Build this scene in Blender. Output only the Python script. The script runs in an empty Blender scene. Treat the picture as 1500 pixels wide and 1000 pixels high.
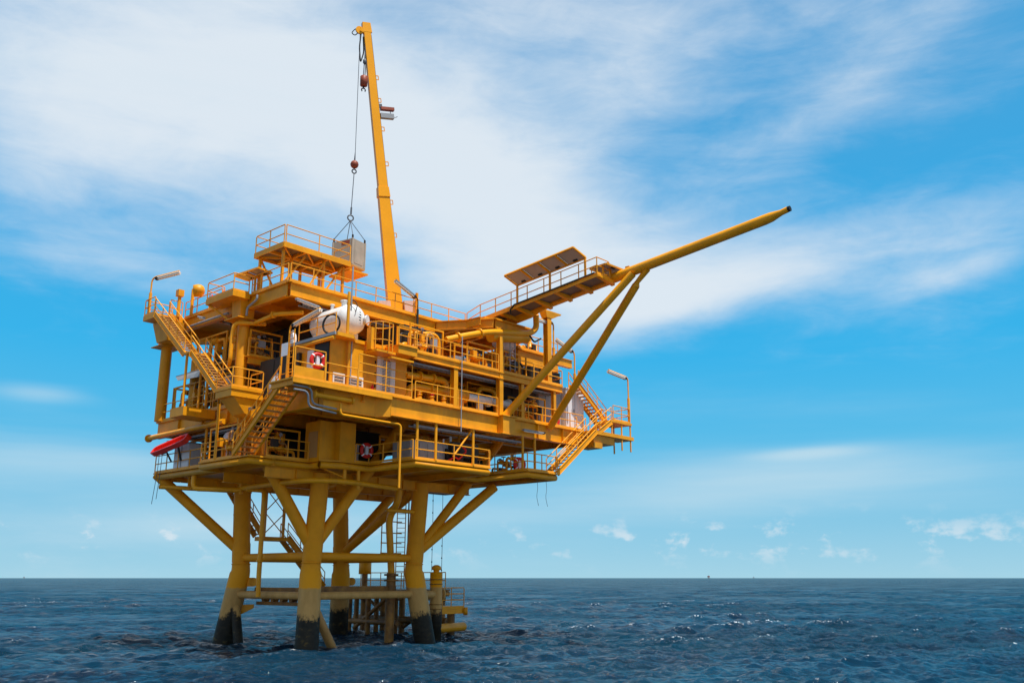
import bpy, math, random
import numpy as np
from mathutils import Vector, Matrix
R = math.radians
random.seed(7)
S = bpy.context.scene
COL = S.collection

# ------------------------------------------------------------------ camera, sky, sun, exposure
# the world is laid out along the platform: x along its long side, y across it, z = metres above the sea
PITCH, YAW = 14.53, -47.8
cam = bpy.data.objects.new('camera', bpy.data.cameras.new('camera')); COL.objects.link(cam)
cam.location = (-33.09, -46.01, 4.0)
cam.rotation_euler = (R(90 + PITCH), 0, R(YAW))
cam.data.sensor_width = 36.0; cam.data.lens = 32.04
cam.data.clip_start = 0.5; cam.data.clip_end = 60000
S.camera = cam
S.view_settings.view_transform = 'Standard'; S.view_settings.look = 'None'
S.view_settings.exposure = 0.30; S.view_settings.gamma = 1.0
SUN_EL, SUN_AZ = 70.0, 42.0          # azimuth measured clockwise from the camera's BACK (0 = behind the camera)
fw = Vector((math.sin(R(-YAW)), math.cos(R(-YAW)), 0)); rt = Vector((fw.y, -fw.x, 0))
hz = -fw * math.cos(R(SUN_AZ)) + rt * math.sin(R(SUN_AZ))
sdir = hz * math.cos(R(SUN_EL)) + Vector((0, 0, math.sin(R(SUN_EL))))
sun = bpy.data.objects.new('sun', bpy.data.lights.new('sun', 'SUN')); COL.objects.link(sun)
sun.data.energy = 5.0; sun.data.angle = R(0.6); sun.data.color = (1, .955, .88)
sun.rotation_euler = sdir.to_track_quat('Z', 'Y').to_euler()

W = bpy.data.worlds.new('World'); S.world = W; W.use_nodes = True
nt = W.node_tree; N = nt.nodes; L = nt.links; N.clear()
def nd(t, **k):
    n = N.new(t)
    for a, b in k.items(): setattr(n, a, b)
    return n
def mth(op, a, b=None, c=None, clamp=False):
    n = nd('ShaderNodeMath', operation=op); n.use_clamp = clamp
    for i, v in enumerate((a, b, c)):
        if v is None: continue
        if isinstance(v, (int, float)): n.inputs[i].default_value = v
        else: L.new(v, n.inputs[i])
    return n.outputs[0]
def sstep(x, a, b):
    n = nd('ShaderNodeMapRange', interpolation_type='SMOOTHSTEP')
    L.new(x, n.inputs[0]); n.inputs[1].default_value = a; n.inputs[2].default_value = b
    return n.outputs[0]
def mixc(f, a, b):
    n = nd('ShaderNodeMix', data_type='RGBA')
    for i, v in ((0, f), (6, a), (7, b)):
        if isinstance(v, (int, float)): n.inputs[i].default_value = v
        elif isinstance(v, tuple): n.inputs[i].default_value = (*v, 1)
        else: L.new(v, n.inputs[i])
    return n.outputs[2]
sky = nd('ShaderNodeTexSky', sky_type='NISHITA', sun_disc=False)
sky.sun_elevation = R(SUN_EL); sky.sun_rotation = math.atan2(sdir.x, sdir.y)
sky.altitude = 0; sky.air_density = 1.0; sky.dust_density = 0.4; sky.ozone_density = 2.0
tc = nd('ShaderNodeTexCoord')
vr = nd('ShaderNodeVectorRotate', rotation_type='Z_AXIS'); L.new(tc.outputs['Generated'], vr.inputs['Vector'])
vr.inputs['Angle'].default_value = R(-YAW)         # x = azimuth to the right, y = towards the platform
sp = nd('ShaderNodeSeparateXYZ'); L.new(vr.outputs[0], sp.inputs[0])
sx, sy, sz = sp.outputs
AZ = mth('MULTIPLY', mth('ARCTAN2', sx, sy), 57.2958)
EL = mth('MULTIPLY', mth('ARCSINE', sz), 57.2958)
# cloud-layer coordinates: direction projected on a high flat layer
den = mth('ADD', mth('MAXIMUM', sz, 0.0), 0.12)
cv = nd('ShaderNodeCombineXYZ'); L.new(mth('DIVIDE', sx, den), cv.inputs[0]); L.new(mth('DIVIDE', sy, den), cv.inputs[1])
def noise(vec, scale, detail=6, rough=.55, dist=0.0, rot=0.0, st=(1, 1, 1), off=(0, 0, 0)):
    m = nd('ShaderNodeMapping'); L.new(vec, m.inputs[0]); m.inputs['Rotation'].default_value = (0, 0, R(rot)); m.inputs['Scale'].default_value = st
    m.inputs['Location'].default_value = off
    n = nd('ShaderNodeTexNoise'); L.new(m.outputs[0], n.inputs['Vector'])
    n.inputs['Scale'].default_value = scale; n.inputs['Detail'].default_value = detail
    n.inputs['Roughness'].default_value = rough; n.inputs['Distortion'].default_value = dist
    return n.outputs['Fac']
av = nd('ShaderNodeCombineXYZ'); L.new(AZ, av.inputs[0]); L.new(EL, av.inputs[1])
def blob(ca, ce, ra, re, rot, amp):
    """soft elliptical mass of cloud centred on azimuth ca, elevation ce (degrees)"""
    c_, s_ = math.cos(R(rot)), math.sin(R(rot))
    da = mth('SUBTRACT', AZ, ca); de = mth('SUBTRACT', EL, ce)
    p = mth('DIVIDE', mth('ADD', mth('MULTIPLY', da, c_), mth('MULTIPLY', de, s_)), ra)
    q = mth('DIVIDE', mth('SUBTRACT', mth('MULTIPLY', de, c_), mth('MULTIPLY', da, s_)), re)
    d2 = mth('ADD', mth('MULTIPLY', p, p), mth('MULTIPLY', q, q))
    return mth('MULTIPLY', mth('POWER', 2.718, mth('MULTIPLY', d2, -1.0)), amp)
def add(*a):
    o = a[0]
    for b in a[1:]: o = mth('ADD', o, b)
    return o
n_big = noise(av.outputs[0], .055, 7, .6, .6, -18, (.55, 1.3, 1))
n_fine = noise(av.outputs[0], .32, 7, .62, .5, 20, (.5, 1.4, 1), (5, 2, 0))
n_streak = noise(av.outputs[0], .10, 6, .62, .8, 24, (.35, 1.9, 1), (3, 1, 0))
n_band = noise(av.outputs[0], .12, 5, .55, .2, 0, (.22, 2.2, 1), (9, 4, 0))
cirrus = add(blob(-20, 30, 20, 8, -8, .82), blob(-8, 26.5, 13, 6, -20, .70), blob(2, 21.0, 8, 4.2, -14, .62), blob(-28, 25, 9, 6, 0, .5), blob(14, 30, 22, 9, 10, .30),
             blob(3, 36, 9, 5, 0, .45), blob(20, 18.6, 14, 2.6, 6, .74), blob(21, 27, 12, 2.4, 27, .32), blob(10, 17.0, 8, 2.0, 12, .5),
             blob(-24, 17.5, 9, 1.6, -4, .30), blob(8, 30, 6, 3, 30, .25), blob(-3, 17.5, 7, 2.5, 10, .35), blob(26, 16.5, 8, 1.0, 14, .35))
cirrus = add(cirrus, mth('MULTIPLY', mth('SUBTRACT', n_big, .5), 1.1), mth('MULTIPLY', mth('SUBTRACT', n_streak, .5), .6), mth('MULTIPLY', mth('SUBTRACT', n_fine, .5), .6))
c1 = mth('MULTIPLY', sstep(cirrus, .0, 1.2), .93)
low = add(blob(-26, 6.3, 12, 1.5, 0, .50), blob(-8, 3.6, 20, 1.6, 0, .42), blob(16, 5.6, 15, 1.8, 3, .52), blob(-28, 10.0, 3.0, .6, 0, .40), blob(18.2, 7.2, 3.0, .35, 2, .40), blob(-20, 2.8, 9, .9, 0, .3))
low = add(low, mth('MULTIPLY', mth('SUBTRACT', n_band, .5), .8))
c2 = mth('MULTIPLY', sstep(low, .02, .75), .85)
n_cu = noise(av.outputs[0], .55, 6, .6, .1, 0, (.62, 1.0, 1))
cum = add(mth('MULTIPLY', sstep(n_cu, .52, .66), blob(15, 2.2, 22, 1.15, 0, 1.0)), mth('MULTIPLY', sstep(n_cu, .56, .66), blob(-23, 2.1, 12, .9, 0, .9)))
c3 = mth('MINIMUM', mth('MULTIPLY', cum, .8), .75)
rp = nd('ShaderNodeValToRGB'); L.new(mth('DIVIDE', EL, 45.0), rp.inputs[0])
STOPS = [(0, (.305, .53, .64)), (.07, (.20, .47, .64)), (.18, (.085, .41, .66)), (.30, (.034, .365, .67)), (.46, (.034, .325, .63)), (.62, (.052, .30, .58)), (.8, (.05, .27, .54))]
el_ = rp.color_ramp.elements
while len(el_) < len(STOPS): el_.new(.5)
for e_, (p_, c_) in zip(el_, STOPS): e_.position = p_; e_.color = (*c_, 1)
grad = nd('ShaderNodeVectorMath', operation='SCALE'); L.new(rp.outputs[0], grad.inputs[0]); grad.inputs['Scale'].default_value = 10.0
skyc = mixc(sstep(EL, 30.0, 60.0), grad.outputs[0], sky.outputs[0])     # clear tropical blue low down, the Nishita dome overhead
CW = (6.25, 6.8, 7.3)
skyc = mixc(c1, skyc, CW); skyc = mixc(c2, skyc, (4.3, 5.9, 6.8)); skyc = mixc(c3, skyc, (5.9, 6.6, 7.1))
# unseen broken bright cloud, added over the rest of the dome as neutral fill
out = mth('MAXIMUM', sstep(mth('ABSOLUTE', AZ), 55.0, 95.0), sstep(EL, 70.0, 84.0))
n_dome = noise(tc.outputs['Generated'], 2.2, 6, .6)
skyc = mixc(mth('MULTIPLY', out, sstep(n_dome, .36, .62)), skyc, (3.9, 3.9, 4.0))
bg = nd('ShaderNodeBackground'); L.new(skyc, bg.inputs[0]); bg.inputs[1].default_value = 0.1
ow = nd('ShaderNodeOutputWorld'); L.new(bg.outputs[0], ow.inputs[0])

# ------------------------------------------------------------------ materials
def material(name, build):
    m = bpy.data.materials.new(name); m.use_nodes = True
    t = m.node_tree; b = t.nodes['Principled BSDF']; build(t, b); return m
def lnode(t, ty, **k):
    n = t.nodes.new(ty)
    for a, v in k.items(): setattr(n, a, v)
    return n
def tnoise(t, scale, detail=5, st=(1, 1, 1), rough=.6):
    g = lnode(t, 'ShaderNodeNewGeometry'); m = lnode(t, 'ShaderNodeMapping'); m.inputs['Scale'].default_value = st
    n = lnode(t, 'ShaderNodeTexNoise'); t.links.new(g.outputs['Position'], m.inputs[0]); t.links.new(m.outputs[0], n.inputs['Vector'])
    n.inputs['Scale'].default_value = scale; n.inputs['Detail'].default_value = detail; n.inputs['Roughness'].default_value = rough
    return n.outputs['Fac']
def ramp(t, fac, stops):
    r = lnode(t, 'ShaderNodeValToRGB'); t.links.new(fac, r.inputs[0])
    e = r.color_ramp.elements
    while len(e) < len(stops): e.new(.5)
    for x, (p, c) in zip(e, stops): x.position = p; x.color = (*c, 1)
    return r.outputs[0]
def tmix(t, f, a, b, mode='MIX'):
    n = lnode(t, 'ShaderNodeMix', data_type='RGBA', blend_type=mode)
    for i, v in ((0, f), (6, a), (7, b)):
        if isinstance(v, (int, float)): n.inputs[i].default_value = v
        elif isinstance(v, tuple): n.inputs[i].default_value = (*v, 1)
        else: t.links.new(v, n.inputs[i])
    return n.outputs[2]
def tsm(t, x, a, b):
    n = lnode(t, 'ShaderNodeMapRange', interpolation_type='SMOOTHSTEP'); t.links.new(x, n.inputs[0])
    n.inputs[1].default_value = a; n.inputs[2].default_value = b; return n.outputs[0]
def bump(t, b, fac, s, d=.02):
    n = lnode(t, 'ShaderNodeBump'); n.inputs['Strength'].default_value = s; n.inputs['Distance'].default_value = d
    t.links.new(fac, n.inputs['Height']); t.links.new(n.outputs[0], b.inputs['Normal'])
def paint(name, base, var=.2, rust=.6, rough=.45, rustc=(.16, .055, .015), grime=.4):
    def f(t, b):
        b.inputs['Specular IOR Level'].default_value = .3
        dk = tuple(c * (1 - var) for c in base); lt = tuple(min(1, c * (1 + var * .7)) for c in base)
        c = ramp(t, tnoise(t, .9, 6), [(.3, dk), (.7, lt)])
        gr = tsm(t, tnoise(t, 1.6, 6, (1.6, 1.6, .22), .65), .50, .78)            # grime runs down the plates
        gm = lnode(t, 'ShaderNodeMath', operation='MULTIPLY'); t.links.new(gr, gm.inputs[0]); gm.inputs[1].default_value = grime
        c = tmix(t, gm.outputs[0], c, tuple(x * .55 + .02 for x in base))
        rs = tsm(t, tnoise(t, 3.2, 7, (1.3, 1.3, .5), .7), .64, .73)
        rm = lnode(t, 'ShaderNodeMath', operation='MULTIPLY'); t.links.new(rs, rm.inputs[0]); rm.inputs[1].default_value = rust
        c = tmix(t, rm.outputs[0], c, rustc)
        st = tsm(t, tnoise(t, 2.2, 5, (3.2, 3.2, .12), .6), .60, .76)              # narrow rust runs
        sm = lnode(t, 'ShaderNodeMath', operation='MULTIPLY'); t.links.new(st, sm.inputs[0]); sm.inputs[1].default_value = rust * .55
        c = tmix(t, sm.outputs[0], c, tuple(x * .5 + y * .5 for x, y in zip(base, rustc)))
        t.links.new(c, b.inputs['Base Color']); b.inputs['Roughness'].default_value = rough
        bump(t, b, tnoise(t, 14, 3), .12, .01)
    return material(name, f)
YEL = (.80, .325, .005)
M = {}
M['yellow'] = paint('yellow_paint', YEL)
M['rail'] = paint('rail_paint', (.84, .36, .02), .12, .35, .4)
M['boom'] = paint('crane_paint', (.86, .35, .004), .06, .12, .35, grime=.1)
M['pipe'] = paint('pipe_paint', (.82, .34, .006), .12, .3, .33)
M['grate'] = paint('grating_steel', (.20, .155, .14), .2, .5, .6)
M['white'] = paint('white_paint', (.72, .72, .71), .08, .3, .35)
M['grey'] = paint('grey_paint', (.30, .31, .33), .1, .2, .45)
M['lgrey'] = paint('pale_grey_paint', (.72, .71, .75), .05, .1, .4)
M['dark'] = paint('dark_machine_and_shade_paint', (.030, .025, .020), .2, .2, .5)  # also stands in for deep shade inside the open storeys
M['galv'] = paint('galvanised_steel', (.30, .33, .37), .12, .2, .35)
M['red'] = paint('red_paint', (.62, .02, .015), .1, .0, .4)
M['redorange'] = paint('raft_red', (.80, .035, .012), .06, .0, .4)
M['pink'] = paint('faded_pink_paint', (.60, .42, .36), .08, .2, .5)
M['crate'] = paint('weathered_box_paint', (.40, .345, .28), .16, .8, .7, (.17, .12, .085), .5)
M['block'] = paint('hook_block_red', (.28, .06, .03), .2, .4, .5)
M['black'] = paint('black_rubber', (.012, .012, .013), .2, 0, .6)
M['wire'] = paint('steel_wire', (.10, .11, .13), .1, .2, .45)
M['tube'] = paint('lamp_tube_plastic', (.80, .77, .72), .02, 0, .3, grime=0)
M['sign'] = paint('white_sign', (.85, .86, .9), .03, 0, .4)
M['solar'] = paint('solar_back_sheet', (.46, .37, .31), .08, .1, .45)
M['brown'] = paint('faded_tan_paint', (.52, .27, .085), .1, .4, .5)
def legmat(t, b):
    g = lnode(t, 'ShaderNodeNewGeometry'); s = lnode(t, 'ShaderNodeSeparateXYZ'); t.links.new(g.outputs['Position'], s.inputs[0])
    n1 = tnoise(t, 1.1, 5); n2 = tnoise(t, 4, 5)
    def shift(amt, n):
        a = lnode(t, 'ShaderNodeMath', operation='MULTIPLY_ADD'); t.links.new(n, a.inputs[0]); a.inputs[1].default_value = amt; t.links.new(s.outputs[2], a.inputs[2]); return a.outputs[0]
    z1 = shift(.25, n2); z2 = lnode(t, 'ShaderNodeMath', operation='MULTIPLY_ADD'); t.links.new(tnoise(t, 5, 6, (1, 1, .6), .7), z2.inputs[0]); z2.inputs[1].default_value = 1.3; t.links.new(shift(1.8, n1), z2.inputs[2]); z2 = z2.outputs[0]
    y = ramp(t, tnoise(t, .9, 6), [(.3, (.72, .265, .004)), (.7, (.86, .33, .006))])
    y = tmix(t, tsm(t, z1, 5.3, 4.2), y, (.86, .34, .003))                  # newer, stronger yellow on the splash-zone sleeve
    tan = ramp(t, tnoise(t, 2.0, 6, (1, 1, .35)), [(.3, (.46, .25, .07)), (.7, (.62, .35, .11))])
    blk = ramp(t, tnoise(t, 1.8, 6, (1, 1, 1.8)), [(.35, (.012, .011, .008)), (.6, (.03, .024, .014)), (.75, (.16, .10, .02))])
    c = tmix(t, tsm(t, z1, 3.6, 3.45), y, tan); c = tmix(t, tsm(t, z2, 3.6, 3.2), c, blk)
    rs = tsm(t, tnoise(t, 3.2, 7, (1.3, 1.3, .6), .7), .70, .76); c = tmix(t, rs, c, (.12, .05, .02))
    t.links.new(c, b.inputs['Base Color']); b.inputs['Roughness'].default_value = .6; b.inputs['Specular IOR Level'].default_value = .25
    bump(t, b, tnoise(t, 6, 5), .2, .03)
M['leg'] = material('leg_paint', legmat)
def rustpipe(t, b):
    t.links.new(ramp(t, tnoise(t, 1.5, 6), [(.3, (.10, .045, .015)), (.55, (.30, .13, .02)), (.8, (.45, .2, .02))]), b.inputs['Base Color']); b.inputs['Roughness'].default_value = .6
M['rusty'] = material('rusty_yellow_steel', rustpipe)
def louv(t, b):
    g = lnode(t, 'ShaderNodeNewGeometry'); b.inputs['Base Color'].default_value = (.10, .10, .11, 1); b.inputs['Roughness'].default_value = .5
M['louvre'] = material('dark_louvre', louv)

# ------------------------------------------------------------------ mesh helpers
def V(*a): return Vector(a[0] if len(a) == 1 else a)
def smooth_path(pts, rad=.25, n=5):
    pts = [Vector(p) for p in pts]
    if len(pts) < 3: return pts
    out = [pts[0]]
    for a, b, c in zip(pts, pts[1:], pts[2:]):
        d1, d2 = (a - b), (c - b); r = min(rad, d1.length * .48, d2.length * .48)
        p, q = b + d1.normalized() * r, b + d2.normalized() * r
        for k in range(n + 1):
            t = k / n; out.append(p * (1 - t) ** 2 + b * 2 * t * (1 - t) + q * t * t)
    out.append(pts[-1]); return out
class MB:
    def __init__(s): s.v = []; s.f = []; s.s = []
    def face(s, idx, sm=False): s.f.append(idx); s.s.append(sm)
    def hexa(s, c):
        o = len(s.v); s.v += [tuple(p) for p in c]
        for q in ((0, 3, 2, 1), (4, 5, 6, 7), (0, 1, 5, 4), (1, 2, 6, 5), (2, 3, 7, 6), (3, 0, 4, 7)): s.face(tuple(o + i for i in q))
        return s
    def box(s, x0, x1, y0, y1, z0, z1):
        return s.hexa([(x0, y0, z0), (x1, y0, z0), (x1, y1, z0), (x0, y1, z0), (x0, y0, z1), (x1, y0, z1), (x1, y1, z1), (x0, y1, z1)])
    def bar(s, p, q, w, h, up=(0, 0, 1)):
        p, q = V(p), V(q); d = (q - p).normalized(); u = V(up)
        if abs(d.dot(u)) > .98: u = V(1, 0, 0)
        x = d.cross(u).normalized() * (w / 2); y = x.cross(d).normalized() * (h / 2)
        return s.hexa([p - x - y, p + x - y, q + x - y, q - x - y, p - x + y, p + x + y, q + x + y, q - x + y])
    def tube(s, pts, r, n=10, caps=True):
        pts = [V(p) for p in pts]; rr = r if isinstance(r, (list, tuple)) else [r] * len(pts)
        t0 = (pts[1] - pts[0]).normalized(); u = t0.orthogonal().normalized(); o = len(s.v)
        for i, p in enumerate(pts):
            t = ((pts[min(i + 1, len(pts) - 1)] - pts[max(i - 1, 0)])).normalized()
            u = (u - t * u.dot(t)).normalized(); w = t.cross(u)
            for k in range(n):
                a = 2 * math.pi * k / n; s.v.append(tuple(p + (u * math.cos(a) + w * math.sin(a)) * rr[i]))
        for i in range(len(pts) - 1):
            for k in range(n):
                k2 = (k + 1) % n; s.face((o + i * n + k, o + i * n + k2, o + (i + 1) * n + k2, o + (i + 1) * n + k), True)
        if caps:
            for i, rev in ((0, True), (len(pts) - 1, False)):
                c = len(s.v); s.v += s.v[o + i * n:o + i * n + n]; idx = list(range(c, c + n))
                s.face(tuple(idx[::-1] if rev else idx))
        return s
    def prism(s, poly, z0, z1):
        n = len(poly); o = len(s.v)
        s.v += [(x, y, z0) for x, y in poly] + [(x, y, z1) for x, y in poly]
        ar = sum(a[0] * b[1] - b[0] * a[1] for a, b in zip(poly, poly[1:] + poly[:1]))
        idx = list(range(n)) if ar > 0 else list(range(n))[::-1]
        s.face(tuple(o + i for i in idx[::-1])); s.face(tuple(o + n + i for i in idx))
        for a, b in zip(idx, idx[1:] + idx[:1]): s.face((o + a, o + b, o + n + b, o + n + a))
        return s
    def lathe(s, base, axis, prof, n=24):
        """profile of (distance along axis, radius)"""
        b, ax = V(base), V(axis).normalized()
        return s.tube([b + ax * d for d, r in prof], [max(r, .002) for d, r in prof], n, True)
    def lathe2(s, base, axis, prof, n=24):
        b, ax = V(base), V(axis).normalized(); u = ax.orthogonal().normalized(); w = ax.cross(u); o = len(s.v)
        for d, r in prof:
            for k in range(n):
                a = 2 * math.pi * k / n; s.v.append(tuple(b + ax * d + (u * math.cos(a) + w * math.sin(a)) * max(r, .002)))
        for i in range(len(prof) - 1):
            for k in range(n):
                k2 = (k + 1) % n; s.face((o + i * n + k, o + i * n + k2, o + (i + 1) * n + k2, o + (i + 1) * n + k), True)
        s.face(tuple(range(o, o + n))[::-1]); m = o + (len(prof) - 1) * n; s.face(tuple(range(m, m + n)))
        return s
    def torus(s, c, ax, Rr, r, n=28, m=8, a0=0, a1=2 * math.pi):
        ax = V(ax).normalized(); u = ax.orthogonal().normalized(); w = ax.cross(u); o = len(s.v); full = abs(a1 - a0 - 2 * math.pi) < 1e-4
        for i in range(n):
            a = a0 + (a1 - a0) * i / (n if full else n - 1); d = u * math.cos(a) + w * math.sin(a)
            for k in range(m):
                b = 2 * math.pi * k / m; s.v.append(tuple(V(c) + d * (Rr + r * math.cos(b)) + ax * r * math.sin(b)))
        for i in range(n if full else n - 1):
            j = (i + 1) % n
            for k in range(m):
                l = (k + 1) % m; s.face((o + i * m + k, o + j * m + k, o + j * m + l, o + i * m + l), True)
        return s
    def girder(s, p, q, depth, w=.32, tf=.035, tw=.03, stiff=2.0, top=True):
        """horizontal plate girder; p, q on its top centre line"""
        p, q = V(p), V(q); d = (q - p).normalized()
        z = V(0, 0, 1)
        s.bar(p - z * tf / 2, q - z * tf / 2, w, tf); s.bar(p - z * (depth - tf / 2), q - z * (depth - tf / 2), w, tf)
        s.bar(p - z * depth / 2, q - z * depth / 2, tw, depth - 2 * tf - .004)
        if stiff:
            ln = (q - p).length; k = max(1, int(ln / stiff)); sd = d.cross(z).normalized()
            for i in range(1, k):
                c = p + d * (ln * i / k) - z * depth / 2
                for sg in (-1, 1):
                    e = c + sd * sg * (w * .22 + tw / 2); s.bar(e - d * .008, e + d * .008, w * .43, depth - 2 * tf - .008)
        return s
    def build(s, name, mat, parent=None, org=None):
        me = bpy.data.meshes.new(name); o = V(org) if org else V(0, 0, 0)
        me.from_pydata([tuple(V(p) - o) for p in s.v], [], s.f); me.materials.append(M[mat] if isinstance(mat, str) else mat)
        me.polygons.foreach_set('use_smooth', s.s); me.update()
        ob = bpy.data.objects.new(name, me); COL.objects.link(ob)
        if parent is not None: ob.parent = parent
        elif org: ob.location = o
        return ob
def tag(o, label, cat, group=None, kind=None):
    if label: o['label'] = label
    if cat: o['category'] = cat
    if group: o['group'] = group
    if kind: o['kind'] = kind
    return o
class Thing:
    def __init__(s, name, label, cat, org, group=None):
        s.o = bpy.data.objects.new(name, None); COL.objects.link(s.o); s.org = V(org); s.o.location = s.org; s.o.empty_display_size = .2
        tag(s.o, label, cat, group)
    def part(s, name, mb, mat, label=None, parent=None):
        ob = mb.build(name, mat, parent or s.o, s.org)
        if label: ob['label'] = label
        return ob
    def rep(s, src, name, loc):
        ob = src.copy(); COL.objects.link(ob); ob.parent = s.o; ob.location = V(loc); ob.name = name; return ob
def solo(name, mb, mat, label, cat, org=None, group=None):
    return tag(mb.build(name, mat, None, org), label, cat, group)
def pipe(label, pts, r, mat='pipe', name='pipe', cat='pipe', bend=None, flanges=(), group=None, n=12):
    mb = MB(); P = smooth_path(pts, bend or r * 3.2); mb.tube(P, r, n)
    for a, d in flanges: mb.lathe2(V(a) - V(d).normalized() * .06, d, [(0, r * 1.55), (.12, r * 1.55)], 16)
    return solo(name, mb, mat, label, cat, pts[0], group)
def railing(label, pts, h=1.1, bars=2, sp=1.6, mat='rail', r=.034, toe=True, skip_ends=False, group='yellow guard railings along the deck edges'):
    P = [V(p) for p in pts]; t = Thing('guard_railing', label, 'railing', P[0], group)
    z = V(0, 0, 1)
    for b in range(bars):
        hh = h * (bars - b) / bars if bars > 2 else (h if b == 0 else h * .52)
        mb = MB(); mb.tube(smooth_path([p + z * hh for p in P], .1, 3), r, 8); t.part('top_rail' if b == 0 else 'mid_rail', mb, mat)
    if toe:
        mb = MB()
        for a, b in zip(P, P[1:]): mb.bar(a + z * .07, b + z * .07, .012, .12)
        t.part('toe_board', mb, mat)
    first = None; done = []
    for a, b in zip(P, P[1:]):
        k = max(1, round((b - a).length / sp))
        for i in range(k + 1):
            c = a + (b - a) * i / k
            if any((c - d).length < .25 for d in done): continue
            done.append(c)
            if first is None:
                mb = MB(); mb.tube([c, c + z * (h - r)], r * 1.05, 8); first = t.part('post', mb, mat); f0 = c
            else: t.rep(first, 'post', c - f0)
    return t
def stairs(label, top, bot, side, width, n, mat='yellow', name='staircase', rails=True, rail_h=1.05):
    """flight from top to bot; `side` = horizontal unit vector across the flight"""
    A, B, sd = V(top), V(bot), V(side); z = V(0, 0, 1); t = Thing(name, label, 'staircase', B, 'yellow steel staircases on the platform')
    d = (B - A).normalized(); nrm = sd.cross(d).normalized()
    if nrm.z < 0: nrm = -nrm
    for sg in (0, 1):
        o = sd * (width * sg)
        mb = MB(); mb.bar(A + o, B + o, .05, .30, nrm); mb.bar(A + o + nrm * .16, B + o + nrm * .16, .14, .02, nrm); mb.bar(A + o - nrm * .16, B + o - nrm * .16, .14, .02, nrm); t.part('stringer', mb, mat)
        if rails:
            mb = MB()
            for hh in (rail_h, rail_h * .52): mb.tube([A + o + z * hh, B + o + z * hh], .034, 8)
            ln = (B - A).length; k = max(2, round(ln / 1.5))
            for i in range(k + 1):
                c = A + (B - A) * (i / k) + o; mb.tube([c, c + z * rail_h], .034, 8)
            t.part('handrail', mb, 'rail')
    first = None
    hd = V(d.x, d.y, 0).normalized()
    for i in range(n):
        c = A + (B - A) * ((i + .5) / n) + sd * .03
        if first is None:
            mb = MB(); mb.bar(c, c + sd * (width - .06), .26, .035, z); mb.bar(c + hd * .125 - z * .02, c + hd * .125 - z * .02 + sd * (width - .06), .02, .05)
            first = t.part('tread', mb, 'brown'); f0 = c
        else: t.rep(first, 'tread', c - f0)
    return t

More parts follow.
